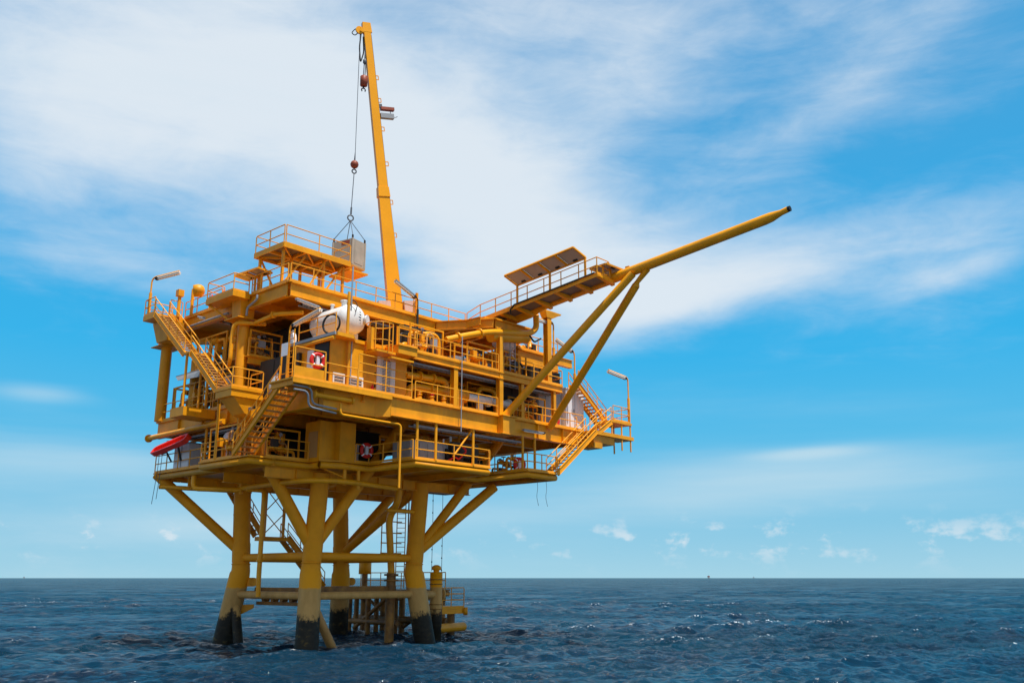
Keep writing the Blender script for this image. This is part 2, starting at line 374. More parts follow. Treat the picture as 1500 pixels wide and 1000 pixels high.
# ------------------------------------------------------------------ sea
def build_sea():
    cx, cy = cam.location.x, cam.location.y
    a0 = math.atan2(fw.y, fw.x)
    fine = np.linspace(-R(36), R(36), 1300); coarse = np.linspace(R(36), 2 * math.pi - R(36), 150)[1:-1]
    ang = np.concatenate([fine, coarse]) + a0; na = len(ang)
    dth = np.concatenate([np.full(len(fine), fine[1] - fine[0]), np.full(len(coarse), coarse[1] - coarse[0])])
    rr = [3.0]
    while rr[-1] < 1600: rr.append(rr[-1] * (1.045 if rr[-1] < 24 else 1.0038 if rr[-1] < 420 else 1.012))
    while rr[-1] < 42000: rr.append(rr[-1] * 1.25)
    rr = np.array(rr); nr = len(rr); dr = np.gradient(rr)
    X = cx + rr[:, None] * np.cos(ang)[None, :]; Y = cy + rr[:, None] * np.sin(ang)[None, :]
    sp = np.maximum(dr[:, None], rr[:, None] * dth[None, :])
    Z = np.zeros_like(X); DX = np.zeros_like(X); DY = np.zeros_like(X)
    rng = np.random.default_rng(11)
    wind = a0 + R(205)                       # seas run towards the camera, a little from the right
    wl = np.concatenate([np.geomspace(17, 5.5, 14), np.geomspace(5.2, 1.6, 34), np.geomspace(1.55, .55, 36)])
    for l in wl:
        k = 2 * math.pi / l; th = wind + rng.normal(0, .38 if l > 5 else .62); ph = rng.uniform(0, 6.283)
        amp = (.0030 * l if l > 5.3 else .0085 * l if l > 1.58 else .0140 * l)
        at = np.clip((l / sp - 2.2) / 2.5, 0, 1)
        p = k * (X * math.cos(th) + Y * math.sin(th)) + ph
        sn, cs = np.sin(p), np.cos(p)
        Z += amp * at * cs; q = .9 * amp
        DX -= q * at * sn * math.cos(th); DY -= q * at * sn * math.sin(th)
    env = .85 + .3 * np.sin(X * .045 + 1.3 * np.sin(Y * .031)) * np.sin(Y * .052 + 2 + np.sin(X * .02))
    Z *= env; X = X + DX * env; Y = Y + DY * env
    sig = Z[rr < 120].std(); foam_glint = np.clip((Z / sig - 2.25) / .9, 0, 1)  # white crest flecks: part foam, part painted sun glints
    for px_, py_ in ((-.45, -.6), (-.62, 8.0), (8.65, -.6), (8.6, 8.35), (10.4, .3), (12.7, 1.2)): foam_glint = np.maximum(foam_glint, np.clip((1.25 - np.hypot(X - px_, Y - py_)) / .5, 0, 1) * .8)
    co = np.stack([X, Y, Z], -1).reshape(-1, 3)
    i = np.arange(nr - 1)[:, None] * na; j = np.arange(na)[None, :]; j2 = (j + 1) % na
    F = np.stack([i + j, i + na + j, i + na + j2, i + j2], -1).reshape(-1, 4)
    co = np.vstack([co, [[cx, cy, 0]]]); cidx = len(co) - 1
    tri = np.stack([np.full(na, cidx), np.arange(na), (np.arange(na) + 1) % na], -1)
    me = bpy.data.meshes.new('sea'); me.vertices.add(len(co)); me.vertices.foreach_set('co', co.astype(np.float32).ravel())
    nl = F.size + tri.size; me.loops.add(nl); me.loops.foreach_set('vertex_index', np.concatenate([F.ravel(), tri.ravel()]).astype(np.int32))
    npl = len(F) + len(tri); me.polygons.add(npl)
    me.polygons.foreach_set('loop_start', np.concatenate([np.arange(len(F)) * 4, len(F) * 4 + np.arange(len(tri)) * 3]).astype(np.int32))
    me.polygons.foreach_set('use_smooth', np.ones(npl, bool)); me.update(calc_edges=True)
    fa = me.attributes.new('foam_glint', 'FLOAT', 'POINT'); fa.data.foreach_set('value', np.append(foam_glint.ravel(), 0).astype(np.float32))
    def f(t, b):
        b.inputs['Roughness'].default_value = .06; b.inputs['IOR'].default_value = 1.333
        g = lnode(t, 'ShaderNodeNewGeometry'); mp = lnode(t, 'ShaderNodeMapping'); t.links.new(g.outputs['Position'], mp.inputs[0])
        mp.inputs['Rotation'].default_value = (0, 0, -(wind - math.pi / 2)); mp.inputs['Scale'].default_value = (.6, 1.0, 1.0)   # crests lie across the wind
        def wn(sc, det, ro, di):
            n = lnode(t, 'ShaderNodeTexNoise'); t.links.new(mp.outputs[0], n.inputs['Vector']); n.inputs['Scale'].default_value = sc
            n.inputs['Detail'].default_value = det; n.inputs['Roughness'].default_value = ro; n.inputs['Distortion'].default_value = di; return n.outputs['Fac']
        n1, n2, n3 = wn(.75, 4, .6, .6), wn(2.6, 5, .65, .8), wn(.16, 3, .5, .3)
        def ma(a, k, c):
            m = lnode(t, 'ShaderNodeMath', operation='MULTIPLY_ADD'); t.links.new(a, m.inputs[0]); m.inputs[1].default_value = k
            if isinstance(c, (int, float)): m.inputs[2].default_value = c
            else: t.links.new(c, m.inputs[2])
            return m.outputs[0]
        bump(t, b, ma(n2, .5, n1), 1.0, .7)
        bn = b.inputs['Normal'].links[0].from_node; t.links.new(ma(tsm(t, wn(.07, 4, .6, .6), .36, .62), .75, .25), bn.inputs['Strength'])   # smooth and ruffled patches
        at = lnode(t, 'ShaderNodeAttribute'); at.attribute_name = 'foam_glint'
        fo = lnode(t, 'ShaderNodeMath', operation='MULTIPLY'); t.links.new(at.outputs['Fac'], fo.inputs[0]); t.links.new(tsm(t, wn(5.5, 4, .7, .4), .56, .64), fo.inputs[1])
        wc = ramp(t, n3, [(.35, (.0008, .013, .032)), (.65, (.0012, .030, .058))])
        # wind-roughened water never reaches mirror reflectance at a grazing view: cap the Fresnel term
        df = lnode(t, 'ShaderNodeBsdfDiffuse'); t.links.new(tmix(t, fo.outputs[0], wc, (.80, .84, .86)), df.inputs['Color'])
        gl = lnode(t, 'ShaderNodeBsdfGlossy'); gl.inputs['Roughness'].default_value = .07
        fr = lnode(t, 'ShaderNodeFresnel'); fr.inputs['IOR'].default_value = 1.333
        nrm = b.inputs['Normal'].links[0].from_socket
        for n_ in (df, gl, fr): t.links.new(nrm, n_.inputs['Normal'])
        cap = lnode(t, 'ShaderNodeMath', operation='MINIMUM'); t.links.new(fr.outputs[0], cap.inputs[0]); cap.inputs[1].default_value = .42
        mx = lnode(t, 'ShaderNodeMixShader'); t.links.new(cap.outputs[0], mx.inputs[0]); t.links.new(df.outputs[0], mx.inputs[1]); t.links.new(gl.outputs[0], mx.inputs[2])
        t.links.new(mx.outputs[0], [n for n in t.nodes if n.type == 'OUTPUT_MATERIAL'][0].inputs['Surface'])
    me.materials.append(material('sea_water', f))
    o = bpy.data.objects.new('sea', me); COL.objects.link(o); o['kind'] = 'structure'
build_sea()


# ------------------------------------------------------------------ the platform: jacket, decks, girders, columns
P = Thing('offshore_platform', 'big yellow offshore platform of stacked decks standing in the sea on four round legs', 'oil platform', (0, 0, 0))
LEG = [((-.45, -.6), (0, 0), (0, -.5)), ((-.62, 8.0), (0, 7.6), (0, 8.1)), ((8.65, -.6), (8.1, 0), (8.1, -.5)), ((8.6, 8.35), (8.1, 7.7), (8.1, 8.2))]
def lerp(a, b, t): return tuple(x + (y - x) * t for x, y in zip(a, b))
def legpt(i, z):
    b, m, t = LEG[i]
    p = lerp(m, t, (z - 4.86) / (10.2 - 4.86)) if z > 4.4 else lerp(b, m, z / 4.4)
    return (*p, z)
for i in range(4):
    mb = MB(); mb.tube([legpt(i, z) for z in (-2, 0, 1.5, 3, 4.2, 4.45, 4.84)], [.70, .68, .66, .65, .64, .585, .56], 28)
    mb.tube([legpt(i, z) for z in (4.84, 6, 8, 10.1)], .545, 28)
    lg = P.part('leg', mb, 'leg')
    mb = MB(); mb.tube([legpt(i, z) for z in (5.0, 6.15)], .575, 28); P.part('joint_can', mb, 'leg', parent=lg)
    mb = MB(); mb.tube([legpt(i, z) for z in (8.0, 8.06)], .56, 28); P.part('weld_ring', mb, 'leg', parent=lg)
    mb = MB(); c = legpt(i, 4.86); mb.lathe2((c[0], c[1], 4.83), (0, 0, 1), [(0, .60), (.07, .60)], 28); P.part('weld_ring', mb, 'leg', parent=lg)
for z, r in ((5.25, .25), (2.98, .23)):
    for a, b in ((0, 2), (0, 1), (1, 3), (2, 3)):
        mb = MB(); mb.tube([legpt(a, z), legpt(b, z)], r, 18); P.part('horizontal_brace', mb, 'leg')
def brace(p, q, r, m='leg', nm='diagonal_brace'):
    mb = MB(); mb.tube([p, q], r, 18); P.part(nm, mb, m)
brace(legpt(0, 5.6), (-4.2, 1.6, 13.0), .36); brace(legpt(0, 5.7), (4.9, -2.2, 13.5), .34)
brace(legpt(1, 5.6), (-4.1, 11.9, 10.6), .33); brace(legpt(2, 5.5), (14.0, -2.2, 13.4), .31); brace(legpt(2, 5.5), (13.2, -2.4, 10.1), .33)
brace(legpt(3, 5.6), (12.6, 7.4, 10.2), .33); brace(legpt(3, 5.6), legpt(2, 9.9), .30)
brace(legpt(0, 2.9), (2.9, .5, -1.2), .27, 'brown'); brace(legpt(1, 2.9), (-.75, 5.6, -1.4), .3, 'leg')
# lifting lugs on the splash-zone sleeves
for i, dx, dy in ((1, .6, -.8), (3, 1, 0)):
    c = V(legpt(i, 3.75)); d = V(dx, dy, 0).normalized(); mb = MB(); mb.bar(c + d * .55, c + d * 1.05, .06, .55); mb.lathe2(c + d * 1.05 - d.cross(V(0, 0, 1)) * .03, d.cross(V(0, 0, 1)), [(0, .27), (.06, .27)], 18); P.part('lifting_lug', mb, 'yellow')
for i, dx, dy in ((1, .7, -.7),):
    c = V(legpt(i, 2.05)); d = V(dx, dy, 0).normalized(); mb = MB(); mb.hexa([c + d * .5 + V(-.05, -.05, -.35), c + d * .5 + V(.05, .05, -.35), c + d * 1.4 + V(.05, .05, .1), c + d * 1.4 + V(-.05, -.05, .1), c + d * .5 + V(-.05, -.05, .3), c + d * .5 + V(.05, .05, .3), c + d * 1.4 + V(.05, .05, .33), c + d * 1.4 + V(-.05, -.05, .33)]); P.part('bracket', mb, 'yellow')
# draught mark on the near leg
mb = MB(); c = V(legpt(0, 1.62)); vd = V(-33 - c.x, -46 - c.y, 0).normalized(); sd = V(-vd.y, vd.x, 0)
for a0_, a1_ in ((-.42, -.12), (.2, .44)):
    p0 = c + vd * (.668 * math.cos(a0_)) + sd * .668 * math.sin(a0_); p1 = c + vd * (.668 * math.cos(a1_)) + sd * .668 * math.sin(a1_); mb.bar(p0, p1, .012, .05)
p0 = c + vd * .668; mb.bar(p0 - sd * .03, p0 + sd * .05, .012, .04); mb.bar(p0 + sd * .05 - V(0, 0, .09), p0 + sd * .05 + V(0, 0, .10), .012, .035)
P.part('draught_mark', mb, 'black')

CEL = [(-1.25, -1.95), (-.15, -2.5), (2.1, -2.5), (2.1, -6.55), (8.5, -6.55), (8.5, -3.1), (10.8, -3.1), (10.8, -7.6), (13.9, -7.6), (13.9, 6.2), (9.6, 9.3), (0.4, 9.3), (0.4, 12.1), (-4.25, 12.1), (-4.25, 4.5), (-5.3, 4.5), (-5.3, -.9), (-1.25, -.9)]
def inset(poly, d):
    n = len(poly); out = []
    for i in range(n):
        a, b, c = V(*poly[i - 1], 0), V(*poly[i], 0), V(*poly[(i + 1) % n], 0)
        d1, d2 = (b - a).normalized(), (c - b).normalized(); n1, n2 = V(-d1.y, d1.x, 0), V(-d2.y, d2.x, 0)
        m = (n1 + n2); m = m / max(.3, m.dot(n1)) ; out.append(((b + m * d).x, (b + m * d).y))
    return out
mb = MB(); mb.prism(CEL, 10.60, 10.68); P.part('cellar_deck', mb, 'yellow')
def edge_pipe(poly, z, r, name):          # rounded rim round a deck edge
    mb = MB(); pts = [V(*p, z) for p in inset(poly, r * .9)]
    mb.tube(pts + [pts[0]], r, 14, False); P.part(name, mb, 'yellow')
def edge_channel(poly, z0, z1, name, th=.05):
    mb = MB(); pts = inset(poly, .06)
    for a, b in zip(pts, pts[1:] + pts[:1]):
        a, b = V(*a, (z0 + z1) / 2), V(*b, (z0 + z1) / 2); d = (b - a).normalized(); mb.bar(a - d * .02, b - d * .03, th, z1 - z0)
    P.part(name, mb, 'yellow')
edge_pipe(CEL, 10.39, .20, 'deck_rim')
for y in (-.5, 3.9, 8.1):
    mb = MB(); mb.girder((-3.9, y, 10.19), (12.6, y, 10.19), .62); P.part('deck_girder', mb, 'yellow')
for x in (-3.6, .02, 4, 8.1, 11.6):
    mb = MB(); mb.girder((x, (-.9 if x < 1 else -6.0 if x < 9 else -2.9), 10.58), (x, 9.0 if x < 9 else 6.6, 10.58), .385, .25, stiff=0); P.part('deck_beam', mb, 'yellow')
# main deck
MAIN = [(-6.5, -6.6), (18.3, -6.6), (18.3, 9.5), (12, 12.4), (-4.25, 12.4), (-4.25, -4.3), (-6.5, -4.3)]
mb = MB(); mb.prism(MAIN, 14.03, 14.11); P.part('main_deck', mb, 'yellow')
def gird(p, q, d, w=.4, st=2.2, nm='deck_girder'):
    mb = MB(); mb.girder(p, q, d, w, stiff=st); P.part(nm, mb, 'yellow')
gird((.25, -6.45, 14.025), (9.15, -6.45, 14.025), 1.12, .42, 0); gird((10.3, -6.45, 14.025), (18.25, -6.45, 14.025), 1.05, .42, 2.6)
mb = MB(); mb.box(9.15, 10.3, -6.95, -5.9, 12.93, 14.02); mb.box(9.0, 10.45, -7.02, -5.8, 12.87, 12.925); mb.box(9.05, 10.45, -7.05, -6.605, 14.025, 14.09); P.part('brace_node', mb, 'yellow')
mb = MB()
mb.hexa([(-4.1, -6.0, 12.85), (-.55, -6.0, 12.85), (-.55, -5.6, 12.85), (-4.1, -5.6, 12.85), (-4.1, -6.0, 14.02), (-.55, -6.0, 14.02), (-.55, -5.6, 14.02), (-4.1, -5.6, 14.02)])
mb.hexa([(-.545, -6.0, 12.85), (.2, -6.5, 12.85), (.2, -5.6, 12.85), (-.545, -5.6, 12.85), (-.545, -6.0, 14.02), (.2, -6.5, 14.02), (.2, -5.6, 14.02), (-.545, -5.6, 14.02)])
mb.box(-4.15, .35, -6.1, -5.5, 12.80, 12.845); P.part('deck_girder', mb, 'yellow')
mb = MB(); mb.box(-6.5, .22, -6.6, -6.52, 13.83, 14.025); P.part('deck_rim', mb, 'yellow')
gird((-4.12, -5.55, 14.025), (-4.12, 12.3, 14.025), 1.05, .36, 2.6); gird((-4.1, 12.2, 14.02), (11.8, 12.2, 14.02), .9); gird((18.0, -6.2, 14.02), (18.0, 9.2, 14.02), .9)
for y in (-2.2, 2.4, 6.8): gird((-3.9, y, 14.02), (17.8, y, 14.02), .85)
for x in (-1.5, 1.5, 4.5, 8.1, 11.5, 14.7): gird((x, -6.2, 13.99), (x, 11.9, 13.99), .45, .25, 0, 'deck_beam')
for x in (-6.35, -5.3):
    gird((x, -6.4, 14.02), (x, -4.4, 14.02), .3, .16, 0, 'deck_beam')
# mezzanine deck
MEZ = [(-4.25, 1.55), (1.75, 1.55), (1.75, -6.6), (15.75, -6.6), (15.75, -3.3), (18.2, -3.3), (18.2, 8.5), (-4.25, 8.5)]
mb = MB(); mb.prism(MEZ, 16.94, 17.0); P.part('mezzanine_deck', mb, 'yellow')
for a, b in (((1.8, -6.5), (15.7, -6.5)), ((-4.2, 1.68), (1.7, 1.68)), ((15.65, -6.35), (15.65, -3.4))): mb = MB(); mb.girder((*a, 16.935), (*b, 16.935), .42, .2, stiff=0); P.part('deck_girder', mb, 'yellow')
for x in (3.5, 6.5, 9.5, 12.5, 15.3): gird((x, -6.35, 16.93), (x, 8.3, 16.93), .3, .16, 0, 'deck_beam')
mb = MB(); mb.box(.3, 1.75, -6.9, -5.75, 16.55, 17.0); mb.box(.25, 1.8, -6.98, -5.7, 17.004, 17.05); P.part('mezzanine_landing', mb, 'yellow')
# top deck
TOP = [(-4.3, -2.35), (7.6, -2.35), (9.6, -5.8), (13.4, -5.8), (13.4, 9.5), (-4.3, 12.3)]
mb = MB(); mb.prism(TOP, 20.78, 20.85); P.part('top_deck', mb, 'yellow')
def side_plate(a, b, z0, z1, th=.05, nm='deck_girder'):
    mb = MB(); a, b = V(*a, 0), V(*b, 0); d = (b - a).normalized(); h = V(0, 0, (z0 + z1) / 2)
    mb.bar(a + h, b + h, th, z1 - z0); mb.bar(a + V(0, 0, z0 - .02), b + V(0, 0, z0 - .02), .34, .036)
    mb.bar(a + V(0, 0, z1 + .018), b + V(0, 0, z1 + .018), .36, .034); P.part(nm, mb, 'yellow')
side_plate((-4.1, -2.22), (7.45, -2.22), 19.97, 20.73); side_plate((7.5, -2.3), (9.6, -5.65), 20.2, 20.73); side_plate((9.75, -5.65), (13.3, -5.65), 20.1, 20.73)
side_plate((-4.15, -2.0), (-4.15, 12.2), 19.97, 20.73); side_plate((-4.0, 12.1), (13, 9.5), 19.97, 20.73); side_plate((13.25, -5.4), (13.25, 9.4), 20.0, 20.73)
for x in (-1, 2.2, 5.4, 8.6, 11.2): gird((x, (-2.0 if x < 8 else -5.4), 20.77), (x, 9.3, 20.77), .55, .22, 0, 'deck_beam')
for y in (2.4, 6.5): gird((-3.9, y, 20.76), (13, y, 20.76), .7, .3, 0)
# columns
def col(x, y, z0, z1, r, mat='yellow', nm='column'):
    mb = MB(); mb.tube([(x, y, z0), (x, y, z1)], r, 24); return P.part(nm, mb, mat)
def hcol(x, y, z0, z1, w, nm='column'):
    mb = MB(); mb.box(x - w / 2, x + w / 2, y - w / 2, y - w / 2 + .03, z0, z1); mb.box(x - w / 2, x + w / 2, y + w / 2 - .03, y + w / 2, z0, z1); mb.box(x - .015, x + .015, y - w / 2 + .031, y + w / 2 - .031, z0, z1); P.part(nm, mb, 'yellow')
for x, y in ((-4.2, 2.4), (-4.2, 12.0), (4.2, 2.4), (4.2, 12.0), (12.2, 2.4), (12.2, 9.0), (-1.6, 8.0)): c = col(x, y, 14.11, 19.45, .36)
for y, z0 in ((2.6, 19.35), (11.9, 19.2)):
    mb = MB(); a, b = .45, .52
    mb.hexa([(-4.2 - a, y - a, z0), (-4.2 + a, y - a, z0), (-4.2 + a, y + a, z0), (-4.2 - a, y + a, z0), (-4.2 - b, y - b, 20.5), (-4.2 + b, y - b, 20.5), (-4.2 + b, y + b, 20.5), (-4.2 - b, y + b, 20.5)])
    mb.box(-4.2 - .8, -4.2 + .8, y - .8, y + .8, z0 - .06, z0 - .002); P.part('column_head', mb, 'yellow')
for x, z1 in ((5.3, 16.5), (9.42, 19.35), (11.55, 16.5), (14.9, 16.5)): hcol(x, -6.38, 14.12, z1, .34 if x < 10 else .26)
hcol(14.4, -6.3, 17.0, 21.9, .42)
mb = MB(); mb.hexa([(14.1, -6.55, 21.7), (14.7, -6.55, 21.7), (14.7, -6.05, 21.7), (14.1, -6.05, 21.7), (13.9, -6.6, 22.1), (15.5, -6.6, 22.1), (15.5, -6.0, 22.1), (13.9, -6.0, 22.1)]); mb.box(13.9, 15.6, -6.6, -6.0, 22.105, 22.2); P.part('column_head', mb, 'yellow')
for x, y, z0, z1 in ((3.75, -6.5, 10.68, 12.9), (6.9, -6.5, 10.68, 12.9), (11.3, -6.7, 10.68, 12.95), (12.5, -6.7, 10.68, 12.95), (8.9, -3.2, 10.68, 13.1), (-5.2, 2.8, 10.68, 14.0), (-4.3, 5.6, 10.68, 13.0), (-4.9, 1.0, 10.68, 13.6), (-5.2, 4.4, 14.1, 17.6), (2.35, -6.4, 10.68, 12.9)):
    col(x, y, z0, z1, .085, nm='deck_post')
brace((5.3, -6.4, 11.1), (6.85, -6.45, 12.9), .06, nm='knee_brace')
for i in (0, 1, 2, 3):
    x, y = LEG[i][2]; col(x, y, 10.68, 13.2, .5, nm='leg_extension')
# brown plate frames for conductors between the legs, just above the lower braces
for (x0, x1, y0, y1, z0, z1) in ((.75, 1.5, .7, 7.0, 3.12, 3.42), (.8, 1.4, .9, 6.8, 2.35, 2.55), (.9, 7.4, .9, 1.8, 3.12, 3.5)):
    mb = MB(); mb.box(x0, x1, y0, y1, z0, z1); P.part('guide_frame', mb, 'rusty')
for k in range(6):
    mb = MB(); y = 1.2 + k * 1.0; mb.hexa([(.9, y - .12, 2.56), (1.3, y - .12, 2.56), (1.3, y + .12, 2.56), (.9, y + .12, 2.56), (.9, y - .4, 3.11), (1.3, y - .4, 3.11), (1.3, y + .4, 3.11), (.9, y + .4, 3.11)]); P.part('guide_plate', mb, 'rusty')
# corner cabinet enclosing the near leg on the cellar deck
mb = MB(); mb.box(-1.2, -.15, -1.9, -.4, 10.69, 13.0); mb.box(-1.26, -1.2, -1.94, -1.84, 10.69, 13.0); P.part('leg_casing', mb, 'yellow')
mb = MB(); mb.box(-.149, 1.0, -2.4, -.4, 10.69, 13.0); P.part('leg_casing', mb, 'yellow')
mb = MB(); mb.box(-1.225, -1.203, -1.65, -.75, 10.85, 12.4); P.part('casing_door', mb, 'brown')
# hangers and supports under the cellar deck
for x, y, z0 in ((-2.0, 5.0, 9.05), (-1.2, 4.4, 9.3), (.45, -2.2, 9.3), (1.4, -2.3, 9.1), (5, -2, 9.4)): col(x, y, z0, 10.3, .11 if x != 5 else .07, nm='hanger_post')
for p, q in (((-.9, -1.6, 10.3), (.4, -2.2, 9.75)), ((1.1, -1.3, 10.3), (.5, -2.15, 9.85))): brace(p, q, .045, nm='knee_brace')
# lookout platform on the left column, landings
mb = MB(); mb.prism([(-5.5, 1.75), (-4.32, 1.75), (-4.32, 4.9), (-5.5, 4.9)], 20.5, 20.85); P.part('lookout_deck', mb, 'yellow')
mb = MB(); mb.tube([(-5.35, 4.75, 20.5), (-4.4, 3.2, 19.2)], .07, 10); P.part('knee_brace', mb, 'yellow')
mb = MB(); mb.prism([(-6.35, 9.9), (-4.32, 9.9), (-4.32, 11.4), (-6.35, 11.4)], 20.5, 20.84); P.part('stair_landing', mb, 'yellow')
mb = MB(); mb.hexa([(-5.3, 9.9, 19.2), (-4.3, 9.9, 19.2), (-4.3, 11.3, 19.2), (-5.3, 11.3, 19.2), (-5.6, 9.7, 20.49), (-4.3, 9.7, 20.49), (-4.3, 11.5, 20.49), (-5.6, 11.5, 20.49)]); P.part('bracket', mb, 'yellow')
mb = MB(); mb.prism([(-6.4, -.45), (-4.3, -.45), (-4.3, 1.35), (-6.4, 1.35)], 14.34, 14.5); mb.prism([(-6.35, -.4), (-4.3, -.4), (-4.3, 1.3), (-6.35, 1.3)], 13.95, 14.335); mb.hexa([(-5.3, -.2, 13.1), (-4.3, -.2, 12.8), (-4.3, 1.1, 12.8), (-5.3, 1.1, 13.1), (-6.1, -.3, 13.94), (-4.3, -.3, 13.94), (-4.3, 1.2, 13.94), (-6.1, 1.2, 13.94)]); P.part('stair_landing', mb, 'yellow')
for x, y in ((-6.3, 5.1), (-5.3, 5.1)): col(x, y, 13.6, 17.25, .08, nm='stair_post')
mb = MB(); mb.prism([(-6.4, 4.65), (-5.2, 4.65), (-5.2, 5.55), (-6.4, 5.55)], 17.25, 17.35); mb.box(-6.4, -5.2, 4.65, 4.71, 17.0, 17.245); P.part('stair_landing', mb, 'yellow')
mb = MB(); mb.box(-6.5, -4.4, 4.6, 6.2, 13.4, 13.95); P.part('bracket', mb, 'yellow')
# right-hand stair landings
mb = MB(); mb.prism([(18.0, -7.4), (23.0, -7.4), (23.0, -5.9), (18.0, -5.9)], 13.85, 14.11); P.part('stair_landing', mb, 'yellow')
mb = MB(); mb.box(18.3, 20.8, -7.2, -6.1, 13.3, 13.84); mb.box(18.2, 19.2, -7.3, -6.0, 12.9, 13.29); P.part('bracket', mb, 'yellow')
mb = MB(); mb.prism([(20.3, -7.4), (22.8, -7.4), (22.8, -5.7), (20.3, -5.7)], 14.95, 15.12); P.part('stair_landing', mb, 'yellow')
for x, y in ((20.4, -7.3), (21.6, -7.3), (22.7, -7.3), (22.7, -5.8)): col(x, y, 13.0 if x > 21 else 14.11, 14.95, .06, nm='stair_post')
# panels and frames seen through the open storeys
side_plate((13.2, -4.6), (17.6, -4.6), 18.5, 19.5, nm='module_girder'); side_plate((13.2, -1.2), (17.6, -1.2), 18.5, 19.5, nm='module_girder'); side_plate((13.2, -4.5), (13.2, -1.3), 18.5, 19.5, nm='module_girder')
mb = MB(); mb.box(13.1, 17.7, -4.7, -1.1, 19.57, 19.65); P.part('module_deck', mb, 'yellow')
for x, y in ((13.3, -4.55), (15.4, -4.55), (17.5, -4.55), (13.3, -1.3), (17.5, -1.3)): hcol(x, y, 17.0, 18.48, .24)
side_plate((14.7, -6.3), (17.0, -6.3), 18.55, 19.05, .2, nm='bracket')

# ------------------------------------------------------------------ staircases
stairs('long yellow staircase upper flight falling from the lamp-post landing at top left', (-6.3, 9.9, 20.75), (-6.3, 5.5, 17.3), (1, 0, 0), .95, 16)
stairs('lower flight of the long left-hand staircase, ending on the landing beside the thick column', (-6.3, 4.7, 17.3), (-6.3, 1.3, 14.45), (1, 0, 0), .95, 13)
stairs('staircase seen from below, open treads, from the cabin walkway down to the lowest left deck', (-5.85, -4.35, 14.05), (-5.85, -.2, 10.75), (1, 0, 0), 1.2, 13)
stairs('sunlit staircase at the far right dropping to the lowest deck corner', (18.2, -7.55, 14.0), (13.8, -7.55, 10.68), (0, 1, 0), .95, 14)
stairs('upper right staircase behind the white cabinet, running down to the lamp-post landing', (17.9, -6.25, 17.5), (21.2, -6.25, 15.12), (0, 1, 0), .9, 12)
stairs('short flight of steps between the two right-hand landings', (20.3, -7.35, 14.98), (18.9, -7.35, 14.11), (0, 1, 0), .9, 4)
stairs('thin staircase under the decks between the legs, upper flight', (-.3, 8.9, 10.1), (2.3, 8.9, 6.75), (0, 1, 0), .9, 12, rail_h=1.0)
stairs('lower flight of the staircase under the decks, running down behind the near leg', (4.3, 8.9, 6.7), (7.6, 8.9, 3.4), (0, 1, 0), .9, 12, rail_h=1.0)
t = Thing('hanging_landing', 'landing hung by crossed rods under the decks between two stair flights', 'landing', (3.3, 9.3, 6.7))
mb = MB(); mb.box(2.3, 4.3, 8.85, 9.85, 6.45, 6.72); t.part('floor', mb, 'yellow')
for x in (2.4, 3.9):
    mb = MB(); mb.bar((x, 8.9, 6.72), (x, 8.9, 10.4), .2, .12); t.part('hanger', mb, 'yellow')
for p, q in (((2.4, 8.9, 6.9), (3.9, 8.9, 8.3)), ((3.9, 8.9, 6.9), (2.4, 8.9, 8.3)), ((2.4, 8.9, 8.4), (3.9, 8.9, 9.9)), ((3.9, 8.9, 8.4), (2.4, 8.9, 9.9))):
    mb = MB(); mb.tube([p, q], .035, 8); t.part('cross_rod', mb, 'yellow')

# ------------------------------------------------------------------ guard railings
railing('guard railing along the front edge of the top deck before the crane foot', [(-4.2, -2.28, 20.85), (10.25, -2.28, 20.85)])
railing('top-deck railing from the near corner back to the solar panel', [(-4.25, -2.1, 20.85), (-4.25, 1.7, 20.85)])
railing('railing round the small lookout platform above the thick column', [(-4.3, 4.85, 20.85), (-5.45, 4.85, 20.85), (-5.45, 1.8, 20.85), (-4.4, 1.8, 20.85)], sp=3.2)
railing('top-deck railing between the lookout platform and the round searchlight', [(-4.25, 5.2, 20.85), (-4.25, 9.8, 20.85)])
railing('railing of the stair landing at the top left under the lamp post', [(-5.25, 9.95, 20.85), (-4.4, 9.95, 20.85)])
railing('railing on the outer edge of the top left stair landing beside the lamp post', [(-6.3, 10.0, 20.85), (-6.3, 11.35, 20.85), (-4.4, 11.35, 20.85)])
railing('long mezzanine railing across the middle of the platform above the piping', [(1.9, -6.52, 17.0), (9.15, -6.52, 17.0)])
railing('mezzanine railing behind the long diagonal struts on the right', [(9.65, -6.52, 17.0), (15.7, -6.52, 17.0), (15.7, -3.4, 17.0)])
railing('railing with a bent end on the small mezzanine landing beside the cabin roof', [(.35, -6.85, 17.05), (1.75, -6.85, 17.05), (1.75, -6.6, 17.05)], h=1.15)
railing('shadowed railing deep inside the mezzanine next to the thick column', [(-4.2, 1.7, 17.0), (-2.6, 1.62, 17.0), (1.6, 1.62, 17.0)])
railing('tall four-bar railing in front of the cabin door', [(-2.2, -6.5, 14.11), (1.75, -6.5, 14.11)], h=2.0, bars=4, sp=2)
railing('low railing in front of the cabin ventilation grilles', [(-4.4, -6.5, 14.11), (-2.25, -6.5, 14.11)], sp=2.2)
railing('tall railing at the cabin walkway corner in front of the lifebuoy', [(-6.4, -6.5, 14.11), (-4.45, -6.5, 14.11)], h=1.65, bars=2, sp=1.9)
railing('main-deck railing in front of the yellow pipes and the white pipe', [(2.0, -6.52, 14.11), (9.1, -6.52, 14.11)])
railing('main-deck railing on the right running past the strut feet to the white cabinet', [(10.6, -6.52, 14.11), (18.0, -6.52, 14.11)])
railing('railing of the stair landing in front of the thick left column', [(-5.3, -.38, 14.5), (-4.35, -.38, 14.5), (-4.35, .9, 14.5)], sp=1.2)
railing('short railing along the outer edge of the left stair landing', [(-6.33, 1.25, 14.5), (-6.33, -.38, 14.5), (-5.3, -.38, 14.5)], sp=1.6)
